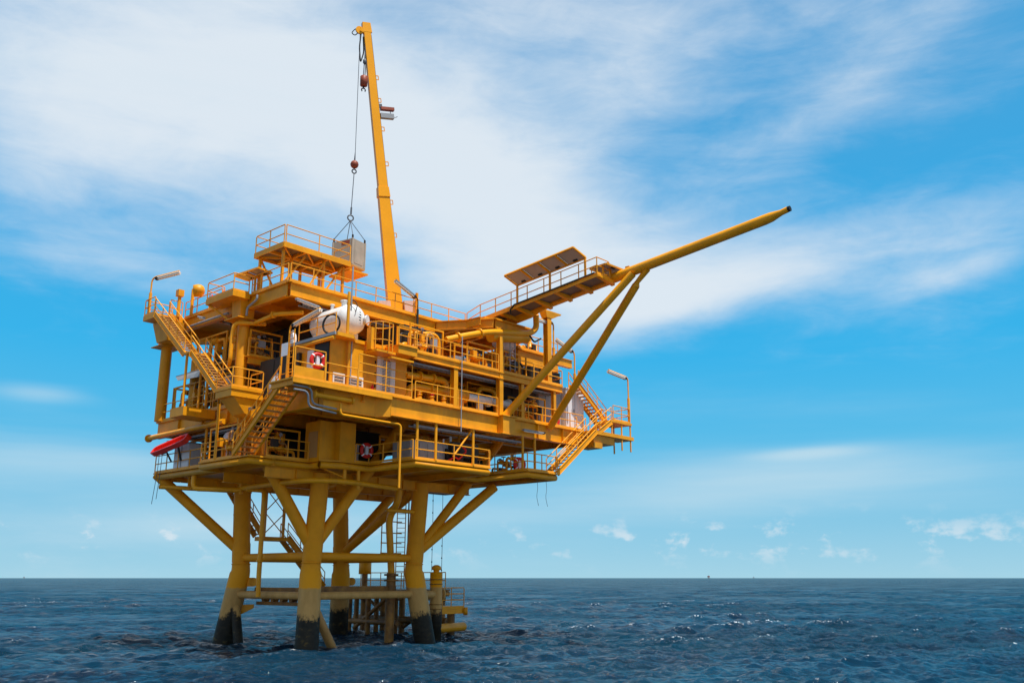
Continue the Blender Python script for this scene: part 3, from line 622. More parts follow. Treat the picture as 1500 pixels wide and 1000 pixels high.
railing('railing between the left landing and the underside staircase', [(-4.35, -1.7, 14.11), (-4.35, -4.2, 14.11)])
railing('main-deck railing on the far left side below the long staircase', [(-4.22, 3.3, 14.11), (-4.22, 12.3, 14.11)], sp=2)
railing('cellar-deck railing on the left between the underside staircase and the corner casing', [(-4.1, -.85, 10.68), (-1.25, -.85, 10.68), (-1.25, -.95, 10.68)])
railing('cellar-deck railing right of the corner casing in front of a lifebuoy', [(1.05, -2.42, 10.68), (2.05, -2.42, 10.68), (2.05, -6.4, 10.68)], sp=1.4)
railing('cellar-deck railing in front of the black machine', [(2.2, -6.45, 10.68), (8.45, -6.45, 10.68)])
railing('short return railing at the end of the black machine bay', [(8.45, -6.35, 10.68), (8.45, -3.2, 10.68)], sp=2)
railing('cellar-deck railing at the far right corner next to the lifebuoy', [(10.85, -3.2, 10.68), (10.85, -7.5, 10.68), (13.7, -7.5, 10.68)])
railing('cellar-deck railing at the far left behind the red raft', [(-4.2, 12.0, 10.68), (-4.2, 4.6, 10.68)], sp=1.5)
railing('railing on the lowest left landing at the foot of the underside staircase', [(-5.22, 4.4, 10.68), (-5.22, .9, 10.68)], sp=1.4)
railing('railing up on the yellow module at the right under the boom', [(13.2, -1.3, 19.65), (13.2, -4.6, 19.65), (17.6, -4.6, 19.65)], sp=1.1)
railing('railing of the upper right landing under the right lamp post', [(21.3, -5.75, 15.12), (22.7, -5.75, 15.12), (22.7, -7.3, 15.12), (20.6, -7.3, 15.12)], sp=1.2)
railing('railing on the cabin roof beside the white tank', [(-3.45, -2.4, 17.16), (-3.45, -5.9, 17.16)], h=1.2, sp=1.5)
railing('back railing of the main deck seen against the sky on the right', [(18.2, -5.8, 14.11), (18.2, 9.0, 14.11)], sp=2.4)

# ------------------------------------------------------------------ cabin, tank and what stands on them
t = Thing('cabin', 'yellow plate-walled cabin at the near corner with a white louvred door and two low grilles', 'cabin', (-.5, -5.6, 14.11))
mb = MB(); mb.box(-3.5, 2.1, -5.6, -2.2, 14.12, 16.93); t.part('wall', mb, 'yellow')
mb = MB(); mb.prism([(-3.62, -6.35), (-2.5, -6.35), (-1.9, -5.72), (2.15, -5.72), (2.15, -1.6), (-3.62, -1.6)], 16.94, 17.14); t.part('roof', mb, 'yellow')
mb = MB(); mb.box(-3.72, -3.625, -6.2, -1.65, 17.0, 17.17); t.part('eave_plate', mb, 'galv')
mb = MB(); mb.tube([(-3.66, -6.1, 16.84), (-3.66, -3.0, 16.84)], .11, 12); t.part('eave_pipe', mb, 'yellow')
mb = MB(); mb.box(-6.35, -4.45, -6.47, -6.42, 14.13, 14.75); t.part('kick_plate', mb, 'yellow')
mb = MB(); mb.box(-3.56, -3.505, -5.5, -4.2, 14.2, 16.75); t.part('doorway', mb, 'black')  # black sheet painted for the darkness inside the open doorway
mb = MB(); mb.box(-3.56, -3.505, -4.1, -3.5, 15.0, 16.5); t.part('notice_panel', mb, 'lgrey')
mb = MB(); mb.box(-3.7, -3.51, -2.9, -2.65, 15.2, 16.5); t.part('switch_box', mb, 'dark')
mb = MB()
for x0, x1 in ((-2.18, -2.10), (-1.46, -1.38)): mb.box(x0, x1, -5.68, -5.602, 14.25, 14.98)
d = t.part('ventilation_grille', mb, 'white')
def louvre(th, x0, x1, z0, z1, n, nm='ventilation_grille', fr=.07, y=-5.6):
    mb = MB(); mb.box(x0, x0 + fr, y - .08, y - .004, z0, z1); mb.box(x1 - fr, x1, y - .08, y - .004, z0, z1); mb.box(x0 + fr, x1 - fr, y - .08, y - .004, z1 - fr, z1); mb.box(x0 + fr, x1 - fr, y - .08, y - .004, z0, z0 + fr)
    f = th.part(nm, mb, 'white')
    mb = MB(); mb.box(x0 + fr, x1 - fr, y - .03, y - .006, z0 + fr, z1 - fr); th.part('backing', mb, 'louvre', parent=f)
    mb = MB(); h = (z1 - z0 - 2 * fr) / n
    for i in range(n):
        zc = z0 + fr + h * (i + .5); mb.bar((x0 + fr, y - .05, zc), (x1 - fr, y - .05, zc), .012, h * .52, (0, -.5, .86))
    th.part('slat', mb, 'white', parent=f); return f
bpy.data.objects.remove(d)
louvre(t, -3.3, -2.5, 14.3, 15.0, 3, fr=.08); louvre(t, -2.3, -1.2, 14.3, 15.0, 3, fr=.1)
f = louvre(t, .1, .86, 14.22, 16.42, 24, 'louvred_door', .06)
for x in (-.05, 1.02):
    mb = MB(); mb.box(x - .15, x + .14, -5.66, -5.602, 14.2, 16.46); t.part('door_frame', mb, 'white' if x > 1 else 'white')
mb = MB(); mb.box(.25, .7, -5.7, -5.685, 16.28, 16.4); t.part('door_sign', mb, 'red')
for z in (14.6, 15.3, 16.0): mb = MB(); mb.box(-.36, -.28, -5.66, -5.602, z, z + .16); t.part('hinge', mb, 'black')
for x, r, m in ((-2.9, .09, 'yellow'), (-2.4, .075, 'yellow')):
    mb = MB(); mb.tube([(x, -5.8 if x > -2.6 else -6.25, 14.12 if x > -2.6 else 17.15), (x, -5.8 if x > -2.6 else -6.25, 19.6 if x < -2.6 else 16.93)], r, 12); t.part('corner_post' if x < -2 else 'wall_pipe', mb, m)
mb = MB(); mb.tube([(-2.2, -5.78, 14.12), (-2.2, -5.78, 16.93)], .035, 8); t.part('conduit', mb, 'galv')
solo('fire_extinguisher', MB().lathe2((-.58, -5.75, 14.13), (0, 0, 1), [(0, .09), (.45, .09), (.52, .04), (.6, .03)], 14), 'red', 'red fire extinguisher against the cabin wall between the grilles and the door', 'extinguisher', (-.58, -5.75, 14.13))

t = Thing('storage_tank', 'fat white horizontal tank with domed ends lying on the cabin roof', 'tank', (-2.0, -3.6, 17.05))
cx, cz, rd = -1.2, 18.72, .90
mb = MB(); mb.lathe2((cx, -.95, cz), (0, -1, 0), [(0, .01), (.05, .32), (.14, .58), (.3, .76), (.5, .86), (.72, rd), (3.4, rd), (3.56, .88), (3.68, .80), (3.79, .66), (3.87, .48), (3.92, .26), (3.94, .01)], 48); t.part('shell', mb, 'white')
mb = MB(); mb.torus((cx, -4.15, cz), (0, 1, 0), rd, .018, 40, 6); t.part('weld_seam', mb, 'lgrey')
for y in (-1.8, -3.9):
    mb = MB(); mb.box(cx - .8, cx + .8, y - .09, y + .09, 17.33, 18.05); t.part('saddle', mb, 'white')
for i in range(11): mb = MB(); z = 17.75 + i * .16; z += .2; q_ = math.hypot(z - cz, .2); yy = -4.2 - .65 * math.sqrt(max(0, 1 - (q_ / rd) ** 2)) ; mb.box(cx + .10, cx + .28, yy - .05, yy + .02, z, z + .06); t.part('scale_mark', mb, 'dark')
for i in range(16): mb = MB(); a_ = R(-70 + 9.3 * i); mb.box(cx - .2 + .0, cx - .15, -4.2 - .6 * math.cos(a_) - .02, -4.2 - .6 * math.cos(a_) + .03, cz + .9 * math.sin(a_) - .015, cz + .9 * math.sin(a_) + .02); t.part('rivet', mb, 'rusty')
mb = MB(); mb.lathe2((cx + .55, -4.6, cz), (.5, -.86, 0), [(0, .2), (.28, .2), (.29, .3), (.38, .3)], 18); t.part('manhole', mb, 'white')
mb = MB(); mb.lathe2((cx - .1, -3.7, cz + .93), (0, 0, 1), [(0, .16), (.25, .16), (.25, .22), (.32, .22)], 16); t.part('nozzle', mb, 'white'); mb = MB(); mb.lathe2((cx, -2.4, cz + .93), (0, 0, 1), [(0, .1), (.3, .1), (.3, .15), (.36, .15)], 14); t.part('nozzle', mb, 'white')
mb = MB(); mb.tube(smooth_path([(cx - .3, -4.5, 19.3), (cx - .35, -4.8, 19.8), (cx - .1, -5.0, 19.5), (cx - .2, -4.95, 19.0)], .2), .025, 8); t.part('hose', mb, 'black')
mb = MB(); mb.torus((-3.36, -5.35, 17.8), (.9, .3, 0), .56, .06, 32, 8)
solo('hose_coil', mb, 'black', 'black hose coiled in a tall loop on the side of the white tank', 'hose', (-3.36, -5.35, 17.24))
mb = MB(); mb.lathe2((-3.5, -1.85, 17.17), (0, 0, 1), [(0, .3), (.06, .3), (.07, .2), (.35, .24), (.6, .20), (.8, .10), (.9, .03)], 14)
solo('covered_beacon', mb, 'sign', 'white cloth-wrapped beacon standing on the corner of the cabin eave', 'beacon', (-3.5, -1.85, 17.17))
for dx, dy, h in ((-2.0, -5.75, 3.0), (-1.9, -5.2, 2.4)):
    pass
solo('whip_antenna', MB().tube([(-2.6, -6.1, 18.6), (-2.6, -6.1, 21.2)], .045, 8), 'galv', 'short grey vertical pipe rising above the white tank towards the hanging box', 'pipe', (-2.6, -6.1, 18.6))
t = Thing('caged_platform_ladder', 'yellow ladder head with a curved cage of upright bars beside the white tank', 'ladder', (-.6, -6.2, 16.9))
for i in range(7):
    a = R(180 + 30 * i); x, y = -.35 + .75 * math.cos(a), -5.95 + .85 * math.sin(a)
    mb = MB(); mb.tube([(x, y, 16.6), (x, y, 18.25)], .03, 8); t.part('cage_bar', mb, 'rail')
mb = MB()
for z in (17.2, 18.25): mb.torus((-.35, -5.95, z), (0, 0, 1), .78, .03, 24, 8)
t.part('cage_hoop', mb, 'rail')
mb = MB(); mb.box(-1.15, .3, -6.7, -5.1, 16.45, 16.58); t.part('floor', mb, 'yellow')
mb = MB(); mb.box(-1.25, -.95, -6.3, -5.9, 16.6, 17.9); t.part('valve_box', mb, 'yellow')
mb = MB(); mb.box(-.2, 1.5, -6.9, -6.55, 16.16, 16.26)
solo('walkway_lamp_tray', mb, 'pipe', 'bright orange tray under the small mezzanine landing above the cabin door', 'tray', (.6, -6.7, 16.2))

# ------------------------------------------------------------------ service platform on the top deck
t = Thing('service_platform', 'raised yellow service platform on posts above the near corner of the top deck', 'platform', (-1.8, .2, 20.85))
mb = MB(); mb.box(-4.25, .75, -1.45, 1.75, 23.36, 23.40); t.part('grating_floor', mb, 'grate')
for a, b in (((-4.25, -1.45), (.75, -1.45)), ((-4.25, 1.75), (.75, 1.75)), ((-4.25, -1.4), (-4.25, 1.7)), ((.75, -1.4), (.75, 1.7))):
    mb = MB(); mb.bar((*a, 23.32), (*b, 23.32), .06, .32); t.part('edge_beam', mb, 'yellow')
mb = MB()
for x in (-2.6, -.95): mb.box(x - .06, x + .06, -1.41, 1.71, 23.18, 23.355)
mb.box(-4.2, .7, .09, .21, 23.17, 23.35); t.part('floor_beam', mb, 'yellow')
mb = MB()
for a, b in (((-4.2, -1.4), (-2.66, .09)), ((-.9, -1.4), (.7, .09)), ((-2.5, -1.4), (-1.0, .09)), ((-4.2, 1.7), (-2.66, .21))): mb.bar((*a, 23.24), (*b, 23.24), .08, .1)
t.part('plan_brace', mb, 'yellow')
for x, y in ((-3.95, 1.5), (-3.95, -1.0), (-1.0, 1.5), (-1.0, -1.0), (.5, 1.5), (.5, -1.0), (-2.6, .15)):
    mb = MB(); mb.box(x - .075, x + .075, y - .075, y + .075, 20.86, 23.16); t.part('post', mb, 'yellow')
for p, q in (((-3.9, -1.0, 21.0), (-2.4, -1.0, 23.1)), ((-1.0, -1.05, 23.1), (-2.2, -1.05, 21.0)), ((-3.9, 1.5, 23.1), (-2.6, 1.5, 21.0)), ((.4, -1.0, 23.1), (-.9, -1.0, 21.1))):
    mb = MB(); mb.bar(p, q, .1, .1); t.part('knee_brace', mb, 'yellow')
mb = MB(); mb.box(.8, 2.3, -1.3, .9, 23.0, 23.1); t.part('extension_plate', mb, 'yellow')
railing('railing on the raised service platform, on the side away from the crane', [(.7, 1.7, 23.4), (-4.2, 1.7, 23.4), (-4.2, -1.38, 23.4)], h=1.2)
railing('railing along the near edge of the raised service platform up to the hanging box', [(-4.1, -1.42, 23.4), (.7, -1.42, 23.4), (.7, .3, 23.4)], h=1.2, sp=2.4)

# ------------------------------------------------------------------ crane, hook block, hanging box
t = Thing('boom_crane', 'slim orange telescopic crane standing almost upright on the top deck', 'crane', (6.15, .3, 20.86))
B0, B1 = V(6.1, .3, 21.3), V(3.28, 1.42, 43.3); bd = (B1 - B0).normalized(); bn = (B1 - B0).cross(V(0, 0, 1)).normalized()   # bn: across the boom, towards the camera
vc = (V(-33.1, -46, 4) - B0); wd = bd.cross(vc).normalized(); th = wd.cross(bd).normalized()
def boomseg(t0, t1, w0, w1, d0, d1):
    a, b = B0.lerp(B1, t0), B0.lerp(B1, t1); mb = MB(); tn = bn if bn.dot(vc) > 0 else -bn; wn = bd.cross(tn).normalized()
    def ring(c, w, d): return [c - wn * w / 2 - tn * d / 2, c + wn * w / 2 - tn * d / 2, c + wn * w / 2 + tn * d / 2, c - wn * w / 2 + tn * d / 2]
    mb.hexa(ring(a, w0, d0) + ring(b, w1, d1)); return mb
t.part('main_boom', boomseg(0, .405, 1.04, .76, .45, .4), 'boom')
t.part('boom_collar', boomseg(.392, .425, .86, .78, .5, .46), 'boom')
t.part('inner_boom', boomseg(.4255, .975, .66, .50, .38, .32), 'boom')
t.part('head_plate', boomseg(.965, 1.0, .70, .60, .34, .3), 'boom')
mb = MB(); mb.lathe2((6.15, .3, 20.86), (0, 0, 1), [(0, .9), (.3, .9), (.3, .75), (.5, .75)], 28); t.part('slewing_base', mb, 'boom')
tn = bn if bn.dot(vc) > 0 else -bn; wn = bd.cross(tn).normalized()
if wn.dot(rt) < 0: wn = -wn
mb = MB()
for k in (.26, .37, .5, .62, .72, .8): c = B0.lerp(B1, k) + wn * (.50 - k * .27); mb.bar(c, c + wn * .25, .05, .05); mb.bar(c + bd * .3, c + bd * .3 + wn * .25, .05, .05); mb.bar(c + wn * .25, c + wn * .25 + bd * .3, .04, .04)
t.part('cable_bracket', mb, 'boom')
mb = MB(); mb.tube([B0.lerp(B1, .02) + wn * .56, B0.lerp(B1, .40) + wn * .43], .045, 8); mb.tube([B0.lerp(B1, .43) + wn * .38, B0.lerp(B1, .96) + wn * .30], .04, 8); t.part('hydraulic_hose', mb, 'dark')
HT = V(2.86, 1.5, 42.55)
mb = MB(); mb.bar(B1 - bd * .8, HT + V(-.05, 0, .05), .22, .3); mb.lathe2(HT + V(0, .1, 0) + tn * .14, tn, [(-.12, .3), (.0, .3)], 20); t.part('sheave_head', mb, 'boom')
for i, (w0, ln) in enumerate(((-.9, .8), (.95, .9))):
    c = V(6.1, .3, 20.86) + wn * w0 + V(0, 0, .75); mb = MB(); mb.bar(c - wn * .42, c + wn * .42, .9, 1.5); t.part('winch_box', mb, 'pink')
mb = MB(); mb.box(6.9, 7.05, -.9, -.75, 20.86, 23.0); t.part('rest_post', mb, 'yellow')
mb = MB(); mb.tube(smooth_path([HT, HT + V(-.28, .18, .1), HT + V(-.55, .3, -.35), HT + V(-.3, .2, -.5), HT + V(-.1, .08, -.2)], .2), .035, 8); mb.tube(smooth_path([HT + V(.1, 0, 0), HT + V(.0, 0, -1.4), HT + V(.15, 0, -2.6), HT + V(.42, 0, -1.6), HT + V(.3, 0, -.4)], .3), .05, 8); t.part('slack_cable', mb, 'black')
C = V(2.79, 1.5, 25.1)
t = Thing('hook_block', 'dark red spare hook block hanging close under the crane tip', 'hook block', HT + V(.35, -.1, -4.0))
c = HT + V(.38, -.2, -3.9)
mb = MB(); mb.lathe2(c + V(0, 0, -.55), (0, 0, 1), [(0, .16), (.05, .26), (.75, .27), (.85, .14)], 18); t.part('weight', mb, 'block')
mb = MB(); mb.tube([c + V(-.06, 0, .3), c + V(.02, 0, 3.0)], .035, 6); mb.tube([c + V(.08, 0, .3), c + V(.16, 0, 3.4)], .035, 6); mb.lathe2(c + V(0, 0, 1.2), (0, 0, 1), [(0, .04), (.12, .13), (.35, .13), (.45, .04)], 12); t.part('cable', mb, 'wire')
mb = MB(); mb.torus(c + V(0, 0, -.85), tn, .14, .045, 14, 6, R(100), R(370)); mb.tube([c + V(0, 0, -.75), c + V(0, 0, -.5)], .05, 8); t.part('hook', mb, 'dark')
t = Thing('headache_ball', 'round red-brown ball weight on the long crane wire above the hanging box', 'hook ball', C + V(0, 0, 6.9))
cb = C + V(.12, 0, 6.85)
mb = MB(); mb.lathe2(cb - V(0, 0, .3), (0, 0, 1), [(0, .06), (.06, .17), (.15, .25), (.3, .29), (.45, .25), (.54, .17), (.6, .06)], 20); t.part('ball', mb, 'block')
mb = MB(); mb.tube([cb + V(0, 0, .3), cb + V(.02, 0, 1.0), HT], [.06, .022, .022], 8); t.part('crane_wire', mb, 'wire')
mb = MB(); mb.torus(cb - V(0, 0, .52), tn, .15, .045, 18, 8); mb.tube([cb - V(0, 0, .66), C + V(.02, 0, 3.35)], .028, 8); mb.tube([C + V(.03, 0, 3.6), C + V(.02, 0, 3.1)], .06, 8); mb.torus(C + V(0, 0, 2.82), tn, .2, .05, 18, 8); t.part('hook_line', mb, 'wire')
t = Thing('hanging_box', 'stained pale beige steel box hanging from the crane on four sling wires', 'crate', C - V(0, 0, 1.0))
ca = R(12); ex, ey = V(math.cos(ca), math.sin(ca), 0), V(-math.sin(ca), math.cos(ca), 0)
hx, hy, hz = .66, .85, .98
def cb8(a, b, c0, d): return [C + ex * x + ey * y + V(0, 0, z) for z in (c0, d) for x, y in ((-a, -b), (a, -b), (a, b), (-a, b))]
mb = MB(); mb.hexa(cb8(hx, hy, -hz + .13, hz)); t.part('body', mb, 'crate')
mb = MB(); mb.hexa(cb8(hx + .03, hy + .03, -hz, -hz + .125)); t.part('skid', mb, 'brown')
mb = MB()
for sx_ in (-1, 1):
    for sy_ in (-1, 1): c = C + ex * sx_ * hx + ey * sy_ * hy; mb.bar(c + V(0, 0, -hz + .14), c + V(0, 0, hz + .02), .09, .09)
t.part('corner_post', mb, 'crate')
mb = MB()
for sx_ in (-1, 1):
    for sy_ in (-1, 1): c = C + ex * sx_ * (hx - .03) + ey * sy_ * (hy - .03) + V(0, 0, hz); mb.bar(c, c + V(0, 0, .26), .05, .12)
t.part('lifting_lug', mb, 'dark')
for sx_ in (-1, 1):
    for sy_ in (-1, 1):
        mb = MB(); mb.tube([C + ex * sx_ * (hx - .03) + ey * sy_ * (hy - .03) + V(0, 0, hz + .24), C + V(0, 0, 2.62)], .026, 6); t.part('sling', mb, 'wire')
mb = MB(); c = C - ey * (hy + .006); mb.hexa([c + ex * a + V(0, 0, z) + ey * o for z in (-.7, .75) for a, o in ((-.42, -.01), (.42, -.01), (.42, .004), (-.42, .004))]); t.part('door_panel', mb, 'crate')
mb = MB(); c = C - ex * (hx + .006); mb.hexa([c + ey * a + V(0, 0, z) + ex * o for z in (.62, .9) for a, o in ((-.6, -.006), (.1, -.006), (.1, .004), (-.6, .004))]); t.part('faded_label', mb, 'block')

# ------------------------------------------------------------------ vent boom with its struts, walkway and solar shelter
def bz(y): return 21.42 + (-4 - y) * .1045
t = Thing('vent_boom', 'long straight yellow vent pipe slanting out over the sea, propped by two struts', 'boom', (12.1, -5.2, 21.3))
mb = MB(); pts = [(12.1, y, bz(y)) for y in (-3.6, -14, -24.3)]; mb.tube(pts + [(12.1, -24.7, bz(-24.7) + .01), (12.1, -25.3, bz(-25.3) + .05), (12.1, -25.7, bz(-25.7) + .09)], [.33, .32, .30, .28, .17, .17], 24); t.part('vent_pipe', mb, 'pipe')
mb = MB(); mb.tube([(12.1, -25.69, bz(-25.7) + .09), (12.1, -25.85, bz(-25.85) + .09)], .16, 16); t.part('tip', mb, 'black')
mb = MB(); mb.tube([(9.8, -6.55, 14.1), (9.95, -6.85, 14.5), (11.95, -15.35, bz(-15.4) - .25)], [.3, .26, .25], 18); t.part('strut', mb, 'pipe')
mb = MB(); mb.tube([(14.2, -6.6, 13.9), (12.45, -15.2, bz(-15.4) - .9)], .25, 18); mb.tube([(12.45, -15.2, bz(-15.4) - .9), (12.4, -15.35, bz(-15.4) - .7), (12.15, -16.3, bz(-16) - .2)], [.25, .15, .2], 16); t.part('strut', mb, 'pipe')
mb = MB(); mb.box(12.05, 12.15, -15.0, -14.7, bz(-15) + .3, bz(-15) + .42); t.part('lug', mb, 'pipe')
mb = MB(); mb.tube([(12.1, -3.4, bz(-3.4) - .05), (12.1, -6.6, bz(-6.6) - .06), (12.1, -7.6, bz(-7.6))], [.5, .46, .33], 24); t.part('root_sleeve', mb, 'yellow')
t2 = Thing('boom_walkway', 'sloping grated walkway fixed along the near side of the vent pipe', 'walkway', (10.9, -5.6, 21.2))
def wk(x, y, dz=0): return V(x, y, bz(y) - .16 + dz)
mb = MB(); mb.hexa([wk(10.3, -13.8, -.04), wk(11.85, -13.8, -.04), wk(11.85, -3.7, -.04), wk(10.3, -3.7, -.04), wk(10.3, -13.8), wk(11.85, -13.8), wk(11.85, -3.7), wk(10.3, -3.7)]); t2.part('grating', mb, 'grate')
for x in (10.26, 11.72):
    mb = MB(); mb.bar(wk(x, -13.9, -.1), wk(x, -3.6, -.1), .06, .20 if x < 11 else .12); t2.part('stringer', mb, 'yellow')
for y in (-13.8, -12.1, -10.4, -8.7, -7.0, -5.6):
    mb = MB(); mb.hexa([wk(10.3, y - .12, -.17), wk(12.0, y - .12, -.38), wk(12.0, y + .12, -.38), wk(10.3, y + .12, -.17), wk(10.3, y - .12, -.06), wk(12.0, y - .12, -.06), wk(12.0, y + .12, -.06), wk(10.3, y + .12, -.06)]); t2.part('bracket', mb, 'yellow')
mb = MB(); mb.tube([wk(10.15, -13.7, .05), wk(10.15, -7.0, .05), wk(10.2, -6.6, -.15), wk(10.35, -6.5, -.4)], .055, 10); t2.part('cable_tray', mb, 'dark')
railing('railing climbing along the near edge of the boom walkway', [(10.3, -2.4, 20.87), wk(10.3, -3.7), wk(10.3, -13.8)], sp=1.55)
railing('railing round the outer end of the boom walkway below the end solar panel', [wk(10.3, -13.8), wk(11.6, -13.8), wk(11.6, -12.4)], sp=1.4)
mb = MB(); mb.box(9.5, 10.2, -4.9, -4.1, 20.86, 21.1)
solo('step_box', mb, 'yellow', 'low yellow step box at the start of the boom walkway', 'step', (9.7, -5.4, 20.86))
def solar(label, A, B_, down, n, posts, group=None):
    """A-B_: low edge, down: vector from high edge to low edge; panels seen mostly from below"""
    A, B_, dn = V(A), V(B_), V(down); t = Thing('solar_panel', label, 'solar panel', V(A.x, A.y, posts[0][1][2]), 'solar panels')
    ln = (B_ - A); nz = ln.cross(dn).normalized()
    if nz.z < 0: nz = -nz
    mb = MB(); w = ln.normalized() * .1; h = dn.normalized() * .1
    for p, q, uu in ((A, B_, dn), (A - dn, B_ - dn, dn)): mb.bar(p, q, .09, .11, nz)
    for p, q in ((A, A - dn), (B_, B_ - dn)): mb.bar(p + (p - q).normalized() * -.05, q, .09, .11, nz)
    t.part('frame', mb, 'yellow')
    for i in range(n):
        a = A.lerp(B_, i / n) + ln.normalized() * .07; b = A.lerp(B_, (i + 1) / n) - ln.normalized() * .07
        mb = MB(); mb.hexa([p + nz * o for o in (.0, .035) for p in (a - dn * .04, b - dn * .04, b - dn * .96, a - dn * .96)]); pn = t.part('panel', mb, 'solar')
        mb = MB(); c = (a + b) / 2 - dn * .14 - nz * .03; mb.bar(c - ln.normalized() * .16, c + ln.normalized() * .16, .12, .05, nz); t.part('junction_box', mb, 'black', parent=pn)
        if i: mb = MB(); c = A.lerp(B_, i / n) - nz * .06; mb.bar(c - dn * .03, c - dn * .97, .14, .1, nz); t.part('rib', mb, 'yellow')
    for p, q in posts: mb = MB(); mb.bar(p, q, .11, .11); t.part('post', mb, 'yellow')
    return t
solar('long row of tilted solar panels roofing the boom walkway', (10.4, -7.05, bz(-7) + 1.28), (10.4, -12.9, bz(-12.9) + 1.22), (1.0, -.25, -.50), 4,
      [(wk(10.35, y, -.1), (10.35, y, bz(y) + 1.22)) for y in (-7.1, -9.95, -12.85)])
solar('single solar panel at the outer end of the boom walkway', (10.7, -14.25, 22.95), (12.5, -14.3, 22.95), (-.4, -1.6, -.12), 1, [(wk(11.0, -13.75, -.1), (11.0, -13.75, 22.95)), (wk(11.8, -13.75, -.1), (11.8, -13.75, 22.95))])
solar('small tilted solar panel on a post beside the lookout platform', (-3.75, .4, 22.05), (-3.75, 3.1, 22.15), (.9, -.1, -.12), 2, [((-4.2, .8, 20.86), (-4.2, .8, 22.0)), ((-4.2, 1.5, 20.86), (-4.2, 1.5, 22.0))])

# ------------------------------------------------------------------ lamps
def lamp(label, foot, top, arm, r=.07, mat='rail', tube_r=.06, base=True, dark=False, thick=.5):
    F, T, A = V(foot), V(top), V(arm); t = Thing('lamp_post', label, 'lamp', F, 'lamp posts with twin tube fittings')
    mb = MB(); mb.tube([F, F.lerp(T, thick)], r * 1.5, 12); t.part('post', mb, mat if not dark else 'dark')
    mb = MB(); mb.tube(smooth_path([F.lerp(T, thick), T, A], .35), r * .8, 10); t.part('arm', mb, mat if not dark else 'dark')
    d = (A - T).normalized(); s0 = T + d * .45 - V(0, 0, .14); s1 = A + d * .05 - V(0, 0, .14); sdv = d.cross(V(0, 0, 1)).normalized()
    mb = MB()
    mb.bar(s0 + V(0, 0, .04), s1 + V(0, 0, .04), .26, .06); fx = t.part('fitting', mb, 'galv' if dark else 'tube')
    for sg in (-1, 1):
        mb = MB(); mb.tube([s0 + sdv * .07 * sg - V(0, 0, .06), s1 + sdv * .07 * sg - V(0, 0, .06)], tube_r * .8, 8); t.part('tube', mb, 'tube', parent=fx)
    mb = MB(); mb.bar(s0 - d * .18 - V(0, 0, .0), s0 + d * .04, .24, .17); t.part('end_box', mb, 'black', parent=fx)
    return t
lamp('tall lamp post at the top left corner above the long staircase', (-6.2, 11.0, 20.84), (-6.2, 11.0, 23.5), (-5.2, 9.3, 23.85), thick=.6)
lamp('lamp post at the right end landing, its tube reaching back to the left', (22.75, -7.2, 15.12), (22.75, -7.2, 18.65), (20.3, -7.2, 18.85), thick=.55)
lamp('dark lamp arm slanting across the foot of the crane', (5.6, -2.5, 18.0), (5.6, -2.5, 22.0), (3.55, -2.6, 22.75), dark=True, r=.05, thick=.8)
lamp('lamp arm sloping up over the cabin eave towards the white tank', (-3.75, -1.9, 14.4), (-3.75, -1.9, 18.3), (-3.7, -4.7, 18.8), thick=.55)
lamp('lamp post behind the boom support column', (15.2, -6.2, 18.5), (15.2, -6.2, 21.6), (13.2, -6.3, 21.5), thick=.4)
lamp('lamp post on the bracket beyond the right end of the mezzanine', (17.3, -6.4, 17.1), (17.3, -6.4, 19.8), (15.3, -6.4, 20.4), thick=.4)
def tubelight(label, p, q, mat='galv'):
    p, q = V(p), V(q); t = Thing('tube_light', label, 'tube light', p, 'tube lights under the decks'); d = (q - p).normalized()
    mb = MB(); mb.bar(p, q, .2, .09); fx = t.part('fitting', mb, mat)
    mb = MB(); mb.tube([p + d * .08 - V(0, 0, .08), q - d * .08 - V(0, 0, .08)], .045, 8); t.part('tube', mb, 'tube', parent=fx)
    mb = MB(); mb.bar(q, q + d * .16, .18, .14); t.part('end_box', mb, 'black', parent=fx); return t
tubelight('grey tube light on the main girder right of the strut foot', (11.3, -6.75, 13.4), (13.3, -6.75, 13.4), 'grey')
tubelight('tube light sticking out below the searchlight on the left side', (-4.5, 7.6, 20.5), (-2.9, 6.2, 20.1))
tubelight('tube light under the top deck just above the white tank', (-3.9, -2.55, 19.75), (-2.3, -2.55, 19.6))
tubelight('tube light under the top deck edge below the crane foot', (5.9, -2.5, 19.7), (7.6, -2.5, 19.65))
tubelight('tube light under the main deck above the left cellar walkway', (-5.0, 1.6, 13.35), (-5.0, -.6, 13.4), 'grey')
# floodlights half way up the crane
t = Thing('floodlight', 'pair of small floodlights bracketed half way up the crane boom', 'floodlight', (4.0, .8, 36.4))
bb = B0.lerp(B1, .685) + wn * .32
for dz, m in ((.3, 'block'), (-.28, 'grey')):
    mb = MB(); mb.bar(bb + wn * .1 + V(0, 0, dz), bb + wn * 1.1 + V(0, 0, dz), .3, .22 if dz > 0 else .36); t.part('lamp_head', mb, m)
mb = MB(); mb.torus(bb + wn * 1.15, tn, .3, .025, 16, 6, R(-100), R(100)); mb.bar(bb - wn * .05 + V(0, 0, .5), bb + wn * .2 + V(0, 0, .5), .06, .3); t.part('bracket', mb, 'wire')
t = Thing('searchlight', 'round yellow searchlight drum on a post on the left edge of the top deck', 'searchlight', (-4.3, 8.5, 20.85))
mb = MB(); mb.tube([(-4.3, 8.9, 20.86), (-4.3, 8.9, 22.7)], .11, 12); t.part('post', mb, 'yellow')
mb = MB(); mb.lathe2((-4.65, 8.2, 22.35), (.8, -.6, .1), [(0, .24), (.02, .40), (.3, .43), (.5, .39), (.66, .27), (.72, .08)], 24); t.part('drum', mb, 'yellow')
t = Thing('vent_post', 'short yellow post with a square cap beside the top left stair landing', 'post', (-4.6, 9.9, 20.85))
